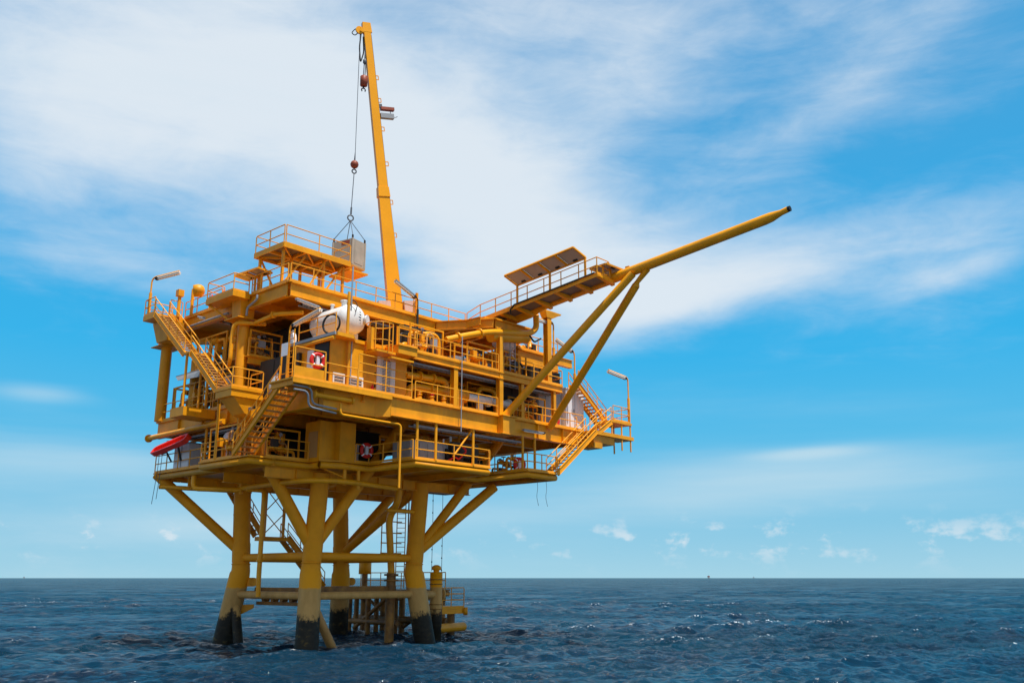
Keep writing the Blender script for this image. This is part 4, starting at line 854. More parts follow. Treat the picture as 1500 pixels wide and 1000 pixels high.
mb = MB(); mb.tube([(-4.7, 9.9, 20.86), (-4.7, 9.9, 22.4)], .12, 12); t.part('stem', mb, 'yellow')
mb = MB(); mb.box(-4.9, -4.5, 9.7, 10.1, 22.3, 22.75); t.part('cap', mb, 'yellow')
for i, y in enumerate((6.9, 5.5)):
    mb = MB(); mb.lathe2((-4.0, y, 20.87), (0, 0, 1), [(0, .12), (.9, .12), (1.0, .05), (1.1, .05)], 14)
    solo('fire_extinguisher', mb, 'red', 'red extinguisher behind the top-deck railing, ' + ('nearer the searchlight' if i == 0 else 'nearer the lookout platform'), 'extinguisher', (-4.0, y, 20.87))

# ------------------------------------------------------------------ lifebuoys and raft
def buoy(label, c, ax, r=.36):
    t = Thing('lifebuoy', label, 'lifebuoy', c, 'red lifebuoys'); ax = V(ax).normalized(); u = ax.cross(V(0, 0, 1)).normalized()
    mb = MB(); mb.torus(c, ax, r, .115, 32, 12); t.part('ring', mb, 'red')
    mb = MB()
    for k in range(4):
        a = R(45 + 90 * k); d = u * math.cos(a) + V(0, 0, 1) * math.sin(a); tt = -u * math.sin(a) + V(0, 0, 1) * math.cos(a); mb.tube([V(c) + d * r - tt * .035, V(c) + d * r + tt * .035], .122, 12)
    t.part('white_band', mb, 'sign')
    mb = MB(); mb.box(c[0] - .1, c[0] + .1, c[1] - .06, c[1] + .06, c[2] - .3, c[2] + .25); t.part('light_holder', mb, 'lgrey')
buoy('red lifebuoy at the cabin walkway corner under the eave', (-4.15, -5.35, 15.55), (.25, 1, 0))
buoy('red lifebuoy in the shade of the cellar deck beside the corner casing', (1.75, -2.55, 11.45), (.1, 1, 0))
buoy('red lifebuoy on the far right cellar-deck railing', (11.55, -6.2, 11.2), (.3, 1, 0))
t = Thing('life_raft', 'bright red float tray tilted over the railing at the far left', 'life float', (-4.7, 9.3, 11.9))
rc = V(-4.75, 9.15, 12.2); ax_, ay_, az_ = V(0, -1, .12).normalized(), V(-.5, 0, -.8).normalized(), None; az_ = ax_.cross(ay_).normalized(); az_ = az_ if az_.z > 0 else -az_
mb = MB(); ls, ws = 2.2, .33; prof = []
for k in range(40):
    a = 2 * math.pi * k / 40; cc, ss = math.cos(a), math.sin(a); prof.append((ls * abs(cc) ** .35 * (1 if cc > 0 else -1), ws * abs(ss) ** .45 * (1 if ss > 0 else -1)))
pts = [rc + ax_ * x + ay_ * y for x, y in prof]; o = len(mb.v)
for p, (x, y) in zip(pts, prof):
    inn = rc + ax_ * (x * .92) + ay_ * (y * .66)
    mb.v += [tuple(p - az_ * .17), tuple(p + az_ * .17), tuple(inn + az_ * .17), tuple(inn - az_ * .17)]
for k in range(40):
    l = (k + 1) % 40
    for q in range(4): mb.face((o + k * 4 + q, o + l * 4 + q, o + l * 4 + (q + 1) % 4, o + k * 4 + (q + 1) % 4))
t.part('float_ring', mb, 'redorange')
mb = MB(); mb.hexa([rc + ax_ * x + ay_ * y + az_ * z for z in (-.12, -.07) for x, y in ((-2.0, -.2), (2.0, -.2), (2.0, .2), (-2.0, .2))]); t.part('floor', mb, 'redorange')
mb = MB(); mb.bar(rc - ax_ * .6 - az_ * .2 + ay_ * .2, V(-4.35, 9.6, 11.2), .1, .1); mb.bar(rc + ax_ * .9 - az_ * .2 + ay_ * .2, V(-4.35, 8.4, 11.2), .1, .1); mb.bar(rc - ax_ * 1.7 - az_ * .25, rc - ax_ * 1.1 - az_ * .25, .3, .2); t.part('cradle', mb, 'dark')
for dx, z1 in ((.0, 8.6), (.25, 8.9)):
    p = rc - ax_ * (1.9 - dx * 1.6) - az_ * .3; mb = MB(); mb.tube([p, p + V(-.02, .02, -1.2), (p.x - .15 + dx * .3, p.y + .12, z1)], .018, 6); t.part('lanyard', mb, 'wire')
t = Thing('raft_container', 'pale grey locker behind the railing under the red float', 'locker', (-3.6, 8.9, 10.7))
mb = MB(); mb.box(-4.05, -3.2, 8.0, 9.9, 10.75, 12.3); t.part('body', mb, 'lgrey')
mb = MB(); mb.box(-4.08, -4.055, 8.92, 8.98, 10.8, 12.25); mb.box(-4.1, -3.15, 7.95, 9.95, 12.305, 12.36); t.part('trim', mb, 'galv')

# ------------------------------------------------------------------ white cabinet, sign, ladders
t = Thing('white_cabinet', 'tall white cabinet at the right end of the main deck beside the stairs', 'cabinet', (18.3, -5.2, 14.11))
mb = MB(); mb.box(17.25, 19.3, -5.6, -3.6, 14.15, 17.2); t.part('body', mb, 'lgrey')
mb = MB(); mb.box(17.2, 19.35, -5.66, -3.55, 17.205, 17.28); t.part('lid', mb, 'white')
mb = MB(); mb.box(18.25, 18.28, -5.615, -5.603, 14.3, 17.1); mb.box(18.1, 18.16, -5.65, -5.603, 15.5, 15.8); t.part('door_gap', mb, 'galv')
t = Thing('notice_board', 'small white notice on a yellow gate post beside the upper end of the underside stairs', 'sign', (-4.6, -2.5, 14.11))
for y in (-2.2, -2.9): mb = MB(); mb.tube([(-4.4, y, 14.11), (-4.4, y, 16.9)], .06, 8); t.part('post', mb, 'yellow')
mb = MB(); mb.box(-4.50, -4.47, -2.95, -2.3, 16.2, 16.95); t.part('board', mb, 'sign')
def ladder(label, a, b, side, w=.42, mat='yellow', n=None, cage=False):
    A, B_, sd = V(a), V(b), V(side).normalized(); t = Thing('ladder', label, 'ladder', A if A.z < B_.z else B_, 'ladders')
    for sg in (-1, 1): mb = MB(); mb.tube([A + sd * sg * w / 2, B_ + sd * sg * w / 2], .035, 8); t.part('stile', mb, mat)
    n = n or int((B_ - A).length / .32); first = None
    for i in range(n):
        c = A.lerp(B_, (i + .5) / n)
        if first is None: mb = MB(); mb.tube([c - sd * w / 2, c + sd * w / 2], .022, 6); first = t.part('rung', mb, mat); f0 = c
        else: t.rep(first, 'rung', c - f0)
    return t
ladder('silver ladder hanging under the vent header at the right of the mezzanine', (11.2, -5.9, 17.4), (11.2, -5.9, 19.6), (1, 0, 0), .5, 'galv')
ladder('yellow ladder beside the gate at the left end of the cabin', (-5.4, -4.6, 14.1), (-5.4, -4.6, 17.2), (0, 1, 0), .5)
ladder('tall thin ladder under the decks beside the far leg, running down to the boat landing', (10.9, 4.6, 3.3), (10.9, 4.6, 10.3), (.7, -.7, 0), .6)
t = Thing('ladder_cage', 'thin open frame of bars beside the tall ladder under the decks', 'frame', (9.8, 5.0, 6.0))
for x in (9.45, 10.3): mb = MB(); mb.tube([(x, 5, 5.6), (x, 5, 8.0)], .04, 8); t.part('upright', mb, 'yellow')
for z in (5.7, 6.4, 7.1, 7.9): mb = MB(); mb.tube([(9.4, 5, z), (11.3, 5, z)], .04, 8); t.part('crossbar', mb, 'yellow')
for x in (11.4, 11.8): mb = MB(); mb.tube([(x, 4.4, 3.3), (x, 4.4, 10.2)], .05, 8); t.part('caisson_line', mb, 'rusty')

# ------------------------------------------------------------------ pipework
X = lambda x, z, y=-5.5: (x, y, z)
pipe('thick yellow pipe arching down behind the main-deck railing next to the cabin', [X(2.1, 15.75), X(5.45, 15.9), X(5.45, 14.9)], .22, bend=.6, flanges=((X(3.2, 15.81), (1, 0, 0)), (X(4.3, 15.86), (1, 0, 0))))
pipe('thick yellow pipe rising from the deck and running along behind the railing', [X(2.1, 14.2), X(2.5, 15.05), X(3.0, 15.15), X(7.3, 15.18)], .23, bend=.45, flanges=((X(6.3, 15.17), (1, 0, 0)), (X(4.1, 15.16), (1, 0, 0))))
t = Thing('control_valve', 'fat yellow valve body where the yellow pipe meets the white pipe', 'valve', X(6.9, 14.15))
mb = MB(); mb.lathe2(X(6.1, 15.17), (1, 0, 0), [(0, .22), (.1, .46), (.24, .46), (.25, .34), (.55, .42), (.8, .34), (.82, .46), (1.0, .46), (1.02, .28), (1.15, .24)], 22); t.part('body', mb, 'pipe')
mb = MB(); mb.box(6.4, 6.85, -5.7, -5.3, 14.12, 14.85); t.part('support', mb, 'pipe')
pipe('white insulated pipe along the main deck behind the railing', [X(7.25, 15.17), X(12.9, 15.17), X(12.9, 15.17, -3.0)], .25, 'white', bend=.4, flanges=((X(9.3, 15.17), (1, 0, 0)), (X(11.2, 15.17), (1, 0, 0))))
t = Thing('pipe_support', 'white stand under the white pipe', 'pipe stand', X(8.5, 14.12))
mb = MB(); mb.box(8.3, 8.65, -5.65, -5.35, 14.12, 14.93); t.part('leg', mb, 'white'); mb = MB(); mb.box(8.2, 8.75, -5.72, -5.28, 14.935, 14.98); t.part('cradle', mb, 'white')
pipe('yellow inverted-U pipe loop standing behind the white pipe', [X(8.9, 14.15, -4.9), X(8.9, 16.1, -4.9), X(10.6, 16.1, -4.9), X(10.6, 14.15, -4.9)], .16, bend=.6)
pipe('yellow pipe loop set back under the mezzanine left of the inverted-U loop', [X(7.3, 14.15, -3.6), X(7.3, 16.5, -3.6), X(10.4, 16.35, -3.6)], .13, bend=.4, flanges=((X(9.0, 16.43, -3.6), (1, 0, 0)),))
for i, x in enumerate((2.9, 3.9, 4.9, 5.7)):
    t = Thing('manifold_valve', ('first', 'second', 'third', 'fourth')[i] + ' small orange valve from the cabin along the deck edge below the yellow pipes', 'valve', X(x, 14.12, -5.9), 'valves below the yellow pipes')
    mb = MB(); mb.lathe2(X(x, 14.12, -5.9), (0, 0, 1), [(0, .2), (.08, .2), (.09, .11), (.3, .16), (.45, .11), (.46, .17), (.52, .17)], 14); t.part('body', mb, 'pipe')
    mb = MB(); mb.torus(X(x, 14.74, -5.9), (0, 0, 1), .15, .025, 16, 6); mb.tube([X(x, 14.6, -5.9), X(x, 14.76, -5.9)], .03, 8); t.part('hand_wheel', mb, 'red' if i % 2 else 'pipe')
pipe('big yellow vent header rising across the mezzanine and turning up into the boom', [(5.0, -5.9, 18.4), (6.6, -6.2, 18.95), (8.4, -6.4, 19.5), (12.3, -6.4, 20.15), (13.0, -6.5, 20.6), (12.6, -6.8, 21.5)], .21, bend=.9, flanges=(((7.6, -6.3, 19.25), (1, 0, .3)), ((5.9, -6.08, 18.7), (1, -.2, .35))), n=18)
pipe('bulging yellow drum under the vent header where the black hose hangs', [(8.8, -6.1, 19.3), (9.4, -6.1, 19.42), (11.8, -6.1, 19.82), (12.4, -6.1, 19.9)], .36, n=18, name='knockout_drum', cat='vessel')
pipe('black hose loop under the vent header elbow', [(12.0, -6.75, 19.9), (12.4, -6.8, 19.5), (13.1, -6.8, 19.9)], .06, 'black', name='hose', cat='hose')
pipe('yellow inverted-U pipe inside the mezzanine right of the cabin', [(4.0, -4.8, 17.05), (4.0, -4.8, 18.9), (5.4, -4.8, 18.9), (5.4, -4.8, 17.05)], .15, bend=.6)
pipe('thin grey drain pipe down the middle of the front, from mezzanine to main girder', [(5.62, -6.72, 18.6), (5.62, -6.72, 12.6)], .034, 'grey', n=10)
pipe('yellow pipe along the left main girder with an open flanged end', [(-4.55, 12.7, 13.0), (-4.55, 8, 13.05), (-4.55, 3.2, 13.1)], .17, flanges=(((-4.55, 12.6, 13.0), (0, 1, 0)),))
pipe('short yellow pipe with two flanged ends slung under the cabin walkway', [(-4.9, -6.2, 13.45), (-2.3, -6.2, 13.45)], .14, flanges=(((-4.85, -6.2, 13.45), (1, 0, 0)), ((-2.35, -6.2, 13.45), (1, 0, 0))))
pipe('upper of two silver conduits in an S-bend under the cabin walkway', [(-6.3, -6.3, 13.75), (-5.1, -6.3, 13.75), (-4.9, -6.1, 12.95), (-3.2, -6.0, 12.9)], .05, 'galv', bend=.35, name='conduit')
pipe('lower of two silver conduits in an S-bend under the cabin walkway', [(-6.3, -6.45, 13.5), (-5.4, -6.45, 13.5), (-5.2, -6.2, 12.75), (-3.3, -6.1, 12.65)], .05, 'galv', bend=.35, name='conduit')
pipe('thin yellow pipe crossing below the main girder then dropping past the cellar deck', [(-3.1, -6.2, 13.2), (-3.1, -6.2, 12.6), (-.2, -6.3, 12.55), (.95, -6.55, 12.5), (.95, -6.55, 8.9)], .07, bend=.25)
pipe('big flanged riser pipe bending under the cellar deck and dropping to the sea', [(6.8, 0, 13.1), (6.6, 0, 8.9), (6.6, .9, 7.8), (7.0, .95, 4.3)], .23, bend=.5, flanges=(((6.78, 0, 12.7), (0, 0, 1)), ((6.75, 0, 12.2), (0, 0, 1)), ((6.72, 0, 11.8), (0, 0, 1))), n=16)
pipe('rusty caisson standing in the sea between the legs', [(7.0, .95, 4.3), (7.0, 1.0, -1.0)], .3, 'rusty', n=18, flanges=(((7.0, .95, 4.2), (0, 0, 1)), ((7.0, .95, 3.85), (0, 0, 1))), name='caisson')
pipe('large yellow ring pipe curving under the front of the cellar deck', [(-1.9, 5.8, 9.4), (-2.2, 1.2, 9.42), (-1.9, -1.9, 9.45), (.3, -2.6, 9.48), (4.9, -1.7, 9.45)], .155, bend=1.6)
pipe('yellow pipe dropping beside the left leg down to the lower brace', [(-2.0, 4.3, 9.3), (-.9, 4.1, 9.3), (-1.0, 3.9, 8.8), (-1.0, 3.9, 4.0), (-.95, 3.9, 2.9)], .15, bend=.35, flanges=(((-1, 3.9, 5.0), (0, 0, 1)),))
pipe('yellow pipe bending under the left rim of the cellar deck', [(-3.9, 7.4, 10.2), (-3.9, 7.4, 9.4), (-3.0, 5.6, 9.3), (-2.0, 5.0, 9.3)], .16, bend=.5)
pipe('yellow stub pipe behind the left diagonal brace with an open end', [(-4.4, 10.8, 9.7), (-3.0, 9.4, 9.6), (1, 8.6, 9.6)], .14)
pipe('curved yellow pipe hugging the near leg behind the right brace', [(2.6, 1.6, 9.8), (1.4, 1.4, 9.4), (1.0, 1.3, 8.0), (1.0, 1.4, 2.6)], .17, bend=.9)
pipe('horizontal yellow strut pipe between riser and right leg', [(5.4, -.3, 8.2), (7.9, -.4, 8.2)], .13)
pipe('yellow pipe below the near corner of the top deck', [(-3.0, -2.0, 19.2), (-3.9, -.5, 19.2), (-4.0, 1.4, 19.0)], .14, flanges=(((-3.9, -.3, 19.2), (0, 1, 0)),))
pipe('yellow pipe with an elbow in front of the thick left column', [(-3.4, 1.2, 19.0), (-4.9, 2.3, 19.0), (-4.9, 2.5, 18.3), (-4.9, 2.5, 16.6), (-4.6, 3.2, 16.3)], .13, bend=.35)
pipe('silver conduit with bends across the top girder above the thick column', [(-4.35, .9, 20.6), (-4.35, .9, 20.3), (-4.35, 1.9, 20.0), (-4.35, 1.95, 19.5)], .07, 'galv', bend=.15, name='conduit')
pipe('straight silver conduit along the left top girder below the searchlight', [(-4.42, 4.0, 20.05), (-4.42, 9.0, 20.05)], .07, 'galv', name='conduit')
pipe('long yellow pipe inside the mezzanine on the left side', [(-3.6, 3.3, 18.6), (-3.6, 6.0, 18.7), (-3.6, 9.0, 19.2)], .2, flanges=(((-3.6, 4.5, 18.65), (0, 1, 0)),))
pipe('yellow valve stack beside the thick column at mezzanine level', [(-3.9, 3.7, 17.1), (-3.9, 3.7, 19.3)], .16, flanges=(((-3.9, 3.7, 17.7), (0, 0, 1)), ((-3.9, 3.7, 18.2), (0, 0, 1)), ((-3.9, 3.7, 18.6), (0, 0, 1))))

# ------------------------------------------------------------------ machinery standing on the decks
def vessel_h(label, c, ax, r, ln, mat, cat='vessel'):
    t = Thing('pressure_vessel', label, cat, (c[0], c[1], c[2] - r - .5), 'process vessels'); a = V(ax).normalized(); b = V(c) - a * ln / 2
    mb = MB(); mb.lathe2(b, a, [(0, .02), (.1, r * .45), (.25, r * .8), (.45, r), (ln - .45, r), (ln - .25, r * .8), (ln - .1, r * .45), (ln, .02)], 28); t.part('shell', mb, mat)
    for k in (.25, .75): p = V(c) + a * ln * (k - .5); s_ = a.cross(V(0, 0, 1)); mb = MB(); mb.bar(p - V(0, 0, r + .48) - s_ * r * .7, p - V(0, 0, r + .48) + s_ * r * .7, .2, .9); t.part('saddle', mb, mat)
    mb = MB(); mb.lathe2(V(c) + V(0, 0, r * .95), (0, 0, 1), [(0, .15), (.3, .15), (.3, .24), (.4, .24)], 14); t.part('nozzle', mb, mat)
    return t
def vessel_v(label, x, y, z0, r, h, mat):
    t = Thing('pressure_vessel', label, 'vessel', (x, y, z0), 'process vessels')
    mb = MB(); mb.lathe2((x, y, z0 + .5), (0, 0, 1), [(0, .05), (.12, r * .7), (.3, r), (h - .8, r), (h - .62, r * .7), (h - .5, .05)], 24); t.part('shell', mb, mat)
    mb = MB(); mb.tube([(x, y, z0), (x, y, z0 + .6)], r * .85, 20); t.part('skirt', mb, mat)
    return t
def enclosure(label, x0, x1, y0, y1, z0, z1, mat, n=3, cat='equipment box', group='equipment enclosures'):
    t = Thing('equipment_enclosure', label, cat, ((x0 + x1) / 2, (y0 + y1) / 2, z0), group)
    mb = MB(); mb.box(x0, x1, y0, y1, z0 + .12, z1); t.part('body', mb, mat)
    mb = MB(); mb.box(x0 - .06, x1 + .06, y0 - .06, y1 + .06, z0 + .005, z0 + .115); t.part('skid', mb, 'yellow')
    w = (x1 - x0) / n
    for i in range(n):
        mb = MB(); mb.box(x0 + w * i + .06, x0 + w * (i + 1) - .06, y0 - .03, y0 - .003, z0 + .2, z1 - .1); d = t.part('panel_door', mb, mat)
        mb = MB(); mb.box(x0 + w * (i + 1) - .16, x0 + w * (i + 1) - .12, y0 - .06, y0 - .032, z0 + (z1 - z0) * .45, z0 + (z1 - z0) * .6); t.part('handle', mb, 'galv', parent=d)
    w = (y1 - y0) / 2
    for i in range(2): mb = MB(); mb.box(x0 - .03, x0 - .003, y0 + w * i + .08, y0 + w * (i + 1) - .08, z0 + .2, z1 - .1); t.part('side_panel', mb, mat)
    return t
enclosure('long low grey equipment skid on the cellar deck behind the railing', 2.9, 6.2, -5.2, -3.6, 10.68, 12.0, 'grey', 5)
enclosure('added near-black block darkening the middle of the cellar deck', 1.4, 6.2, 1.6, 6.5, 10.68, 13.4, 'dark', 4)  # solid filler added so the cellar interior reads near black
enclosure('added near-black block darkening the left half of the cellar deck', -2.6, -.6, 2.6, 8.0, 10.68, 13.2, 'dark', 2)
enclosure('pale control box just left of the second lifebuoy', 1.15, 1.9, -1.6, -1.1, 10.68, 11.9, 'lgrey', 1)
enclosure('added near-black block darkening the main deck under the mezzanine', 8.2, 11.0, -2.6, 3.0, 14.11, 16.5, 'dark', 3)  # added filler, its near-black colour stands for the shade under the mezzanine
enclosure('added near-black block darkening the right of the main deck behind the first strut', 11.6, 14.3, -4.6, -1.0, 14.11, 16.7, 'dark', 3)
enclosure('grey electrical cabinet between the two long struts', 14.5, 16.0, -5.3, -4.2, 14.11, 16.6, 'grey', 2)
enclosure('darker grey cabinet next to the white cabinet', 16.1, 17.15, -5.2, -4.0, 14.11, 16.9, 'grey', 1)
enclosure('grey panel row on the mezzanine behind the railing', 7.0, 10.6, -4.6, -3.4, 17.0, 18.0, 'grey', 4)
enclosure('black generator box on the mezzanine right end below the module', 13.4, 16.6, -5.6, -4.8, 17.0, 18.2, 'dark', 3)
enclosure('added near-black block darkening the left of the main deck behind the stairs', -3.0, 0.8, 3.6, 7.4, 14.11, 16.5, 'dark', 3)  # filler block added to keep the main-deck interior dark
enclosure('added near-black block darkening the main deck behind the landing', -3.6, -2.9, -1.9, 1.2, 14.11, 16.6, 'dark', 1)
enclosure('added near-black block darkening the back of the mezzanine under the top deck', 0.0, 6.0, 2.5, 7.5, 17.0, 20.0, 'dark', 3)  # added block, painted near black for the shaded depth of this storey
enclosure('red-brown tool chest at the foot of the second strut', 15.6, 16.1, -5.95, -5.6, 14.11, 14.75, 'red', 1)
t = Thing('black_machine', 'black diesel machine with a red hose across it at the right of the cellar deck', 'machine', (7.2, -4.9, 10.7))
mb = MB(); mb.box(6.0, 8.3, -5.6, -4.3, 11.25, 12.15); t.part('hood', mb, 'dark')
mb = MB(); mb.box(5.6, 8.35, -5.7, -4.2, 10.7, 10.85); mb.box(5.7, 6.0, -5.4, -4.5, 10.86, 11.7); mb.lathe2((6.5, -5.63, 11.05), (0, -1, 0), [(0, .3), (.14, .3)], 18); mb.lathe2((7.8, -5.63, 11.05), (0, -1, 0), [(0, .3), (.14, .3)], 18); t.part('chassis', mb, 'black')
mb = MB(); mb.tube(smooth_path([(5.5, -5.7, 10.9), (6.0, -5.85, 11.2), (6.3, -5.85, 11.05), (7.0, -5.85, 11.65), (6.6, -5.8, 11.95)], .2), .06, 8); t.part('hose', mb, 'red')
mb = MB(); mb.tube([(6.4, -5, 12.15), (6.4, -5, 12.55)], .08, 10); mb.tube([(5.8, -5, 11.7), (5.8, -5, 12.35)], .06, 10); t.part('exhaust', mb, 'lgrey')
t = Thing('covered_winch', 'dark tarpaulin-covered winch on the far right of the cellar deck', 'winch', (11.5, -3.2, 10.7))
mb = MB(); mb.lathe2((9.6, -2.4, 11.4), (1, 0, 0), [(0, .5), (.1, .7), (.2, .45), (1.6, .45), (1.7, .7), (1.8, .5)], 20); t.part('drum', mb, 'dark')
mb = MB(); mb.box(9.4, 11.8, -3.0, -1.8, 10.7, 10.95); mb.bar((9.7, -2.4, 10.95), (9.7, -2.4, 11.9), .2, .8); t.part('frame', mb, 'dark')
t = Thing('covered_engine', 'grey tarpaulin-wrapped engine on the left landing beside the thick column', 'engine', (-3.9, -.4, 14.11))
mb = MB(); mb.lathe2((-3.6, -.7, 14.13), (0, 0, 1), [(0, .5), (.5, .55), (.9, .45), (1.2, .3), (1.4, .12), (1.7, .08)], 12); t.part('cover', mb, 'grey')
mb = MB(); mb.box(-4.15, -3.1, -1.3, -.2, 14.115, 14.3); t.part('base', mb, 'dark')
vessel_v('tall slim yellow vessel inside the left side of the main deck', -3.2, 9.3, 14.11, .5, 4.2, 'yellow')
vessel_v('grey vertical filter pot behind the left main-deck railing', -3.4, 2.9 + 2.0, 14.11, .35, 2.4, 'lgrey')
vessel_v('pale filter pot on the lowest left deck behind the post', -4.0, 3.4, 10.68, .35, 1.9, 'lgrey')
vessel_h('yellow horizontal vessel under the mezzanine behind the pipe loops', (6.2, -3.2, 15.5), (1, 0, 0), .6, 4.0, 'yellow')
enclosure('added near-black block darkening the front of the mezzanine behind the railing', 3.2, 6.6, -4.0, -2.0, 17.0, 19.4, 'dark', 3)  # plain block added in near black where the storey lies in shade
vessel_h('pale insulated drum on the right-hand module below the boom', (12.2, -4.2, 20.4 - .6), (1, 0, 0), .45, 2.2, 'lgrey')
for i, (x, y, z) in enumerate(((14.0, -3.0, 19.66), (15.4, -3.8, 19.66), (16.4, -3.4, 19.66))):
    t = Thing('relief_valve', ('left', 'middle', 'right')[i] + 'most of the three valves standing on the yellow module under the boom', 'valve', (x, y, z), 'valves on the module')
    mb = MB(); mb.tube([(x, y, z), (x, y, z + (1.0, 1.7, .9)[i])], .12, 12); mb.lathe2((x, y, z + .5), (0, 0, 1), [(0, .22), (.08, .22), (.09, .15), (.4, .2), (.45, .12)], 14); t.part('body', mb, 'pipe')
    mb = MB(); mb.tube([(x - .3, y, z + .45), (x + .3, y, z + .45)], .09, 10); t.part('outlet', mb, 'lgrey' if i == 0 else 'pipe')
mb = MB()
for y0, y1, x1 in ((5.0, 9.6, -4.9), (10.8, 12.6, -5.2)):
    pass
t = Thing('spray_shield', 'grey folded sheet-metal canopy on the left side between the two thick columns', 'canopy', (-4.3, 7.4, 16.6))
mb = MB(); mb.hexa([(-4.6, 5.2, 16.75), (-2.6, 5.2, 16.95), (-2.6, 9.6, 16.95), (-4.6, 9.6, 16.75), (-4.6, 5.2, 16.8), (-2.6, 5.2, 17.0), (-2.6, 9.6, 17.0), (-4.6, 9.6, 16.8)]); t.part('top', mb, 'grey')
mb = MB(); mb.hexa([(-4.75, 5.2, 16.2), (-4.70, 5.2, 16.2), (-4.70, 9.0, 16.4), (-4.75, 9.0, 16.4), (-4.6, 5.2, 16.74), (-4.55, 5.2, 16.74), (-4.55, 9.6, 16.74), (-4.6, 9.6, 16.74)]); t.part('flap', mb, 'grey')

# ------------------------------------------------------------------ boat landing and small things at sea level
t = Thing('boat_landing', 'rusty yellow boat landing frame of piles and beams behind the legs', 'boat landing', (14.6, 8, 0))
for x, y, zt in ((14.7, 4.2, 3.2), (14.7, 6.3, 3.0), (14.7, 8.6, 3.2), (14.7, 10.8, 3.2), (14.7, 13.2, 4.6), (13.2, 5.2, 3.1), (13.2, 7.6, 3.1), (13.2, 9.8, 3.1), (13.2, 12.2, 3.1), (11.6, 6.4, 3.0), (11.6, 8.8, 3.0), (11.6, 11.0, 3.0)):
    mb = MB(); mb.tube([(x, y, -1.2), (x, y, zt)], .24 if x > 14 else .19, 14); t.part('pile', mb, 'rusty')
for z, r in ((.95, .28), (2.9, .2)):
    mb = MB(); mb.tube([(14.7, 3.6, z), (14.7, 14.2, z)], r, 14); t.part('fender_beam', mb, 'rusty')
for y in (3.7, 8.6, 13.2):
    mb = MB(); mb.tube([(14.5, y, 2.5), (10.5, y * .55 + 3.2, 2.9)], .17, 12); t.part('tie_beam', mb, 'rusty')
for a, b in ((4.2, 8.6), (13.2, 8.6)): mb = MB(); mb.tube([(14.7, a, 2.7), (14.7, b, .3)], .13, 10); t.part('diagonal', mb, 'rusty')
mb = MB(); mb.tube([(11.6, 5.6, .9), (11.6, 12.0, .9)], .2, 12); t.part('fender_beam', mb, 'rusty')
mb = MB(); mb.tube([(11.6, 6.4, 2.8), (11.6, 10.4, .4)], .15, 12); t.part('diagonal', mb, 'rusty')
mb = MB(); mb.box(11.3, 14.9, 3.6, 14.0, 3.1, 3.2); t.part('floor', mb, 'rusty')
mb = MB(); mb.lathe2((14.7, 13.2, 4.3), (0, 0, 1), [(0, .5), (1.0, .5), (1.02, .22), (1.2, .2), (1.25, .34), (1.5, .3), (1.6, .1)], 16); t.part('bollard', mb, 'yellow')
railing('railing along the far boat landing between the legs', [(14.8, 4.0, 3.2), (14.8, 13.8, 3.2)], h=1.2, sp=1.3, toe=False)
t = Thing('mooring_pile', 'yellow mooring pile with a domed cap standing right of the right leg', 'pile', (10.4, .3, 0))
mb = MB(); mb.lathe2((10.4, .3, -1), (0, 0, 1), [(0, .42), (5.35, .42), (5.36, .2), (5.5, .2), (5.55, .34), (5.75, .3), (5.85, .12)], 22); t.part('pile', mb, 'leg')
mb = MB(); mb.tube([(8.6, -.2, 2.95), (10.9, .45, 2.95)], .24, 14); mb.lathe2((10.85, .43, 2.95), (1, .2, 0), [(0, .45), (.14, .45)], 18); t.part('tie', mb, 'leg')
for z in (3.9, 3.6, 2.3, 2.0, 1.7): mb = MB(); mb.torus((10.4, .3, z), (0, 0, 1), .43, .03, 22, 6); t.part('band', mb, 'rusty')
t = Thing('mooring_step', 'small railed step platform on a fender pile right of the mooring pile', 'platform', (12.4, 1.0, 0))
mb = MB(); mb.box(10.9, 13.0, .2, 1.6, 1.95, 2.15); mb.box(10.9, 13.0, .2, .3, 1.65, 1.945); t.part('floor', mb, 'yellow')
mb = MB(); mb.tube([(12.7, 1.2, -1), (12.7, 1.2, 1.64)], .28, 14); t.part('pile', mb, 'rusty')
mb = MB(); mb.tube([(10.5, .2, .75), (13.6, .9, .75)], .3, 14); mb.lathe2((13.0, .3, 1.8), (.7, -.7, 0), [(0, .26), (.3, .26)], 14); t.part('fender', mb, 'yellow')
railing('small railing on the step platform right of the mooring pile', [(10.95, .25, 2.15), (13.0, .25, 2.15), (13.0, 1.5, 2.15)], h=1.2, bars=3, sp=2, toe=False)
for i, (x, y, z0) in enumerate(((14.6, 5.3, 4.5), (15.8, 5.5, 3.0))):
    t = Thing('hanging_rope', ('nearer', 'farther')[i] + ' of the two knotted ropes hanging from the deck beside the right leg', 'rope', (x, y, z0), 'knotted ropes')
    mb = MB(); mb.tube([(x, y, z0), (x + .03, y, (z0 + 10.2) / 2), (x, y, 10.4)], .022, 6); t.part('line', mb, 'wire')
    mb = MB()
    for k in range(6): mb.lathe2((x, y, z0 + .6 + k * .9), (0, 0, 1), [(0, .02), (.06, .06), (.12, .02)], 8)
    t.part('knot', mb, 'dark')
mb = MB(); mb.box(13.6, 16.4, 4.9, 5.9, 10.2, 10.35)
solo('rope_platform', mb, 'rusty', 'thin plate under the deck edge from which the knotted ropes hang', 'plate', (15, 5.4, 10.2))
for i, x in enumerate((12.0, 12.9)):
    mb = MB(); mb.tube(smooth_path([(x, -7.3, 10.25), (x + .1, -7.3, 9.6), (x - .05, -7.3, 9.1), (x + .15, -7.3, 8.5)], .3), .014, 6)
    solo('loose_line', mb, 'wire', ('left', 'right')[i] + ' of two loose lines dangling under the far right cellar deck', 'rope', (x, -7.3, 9))

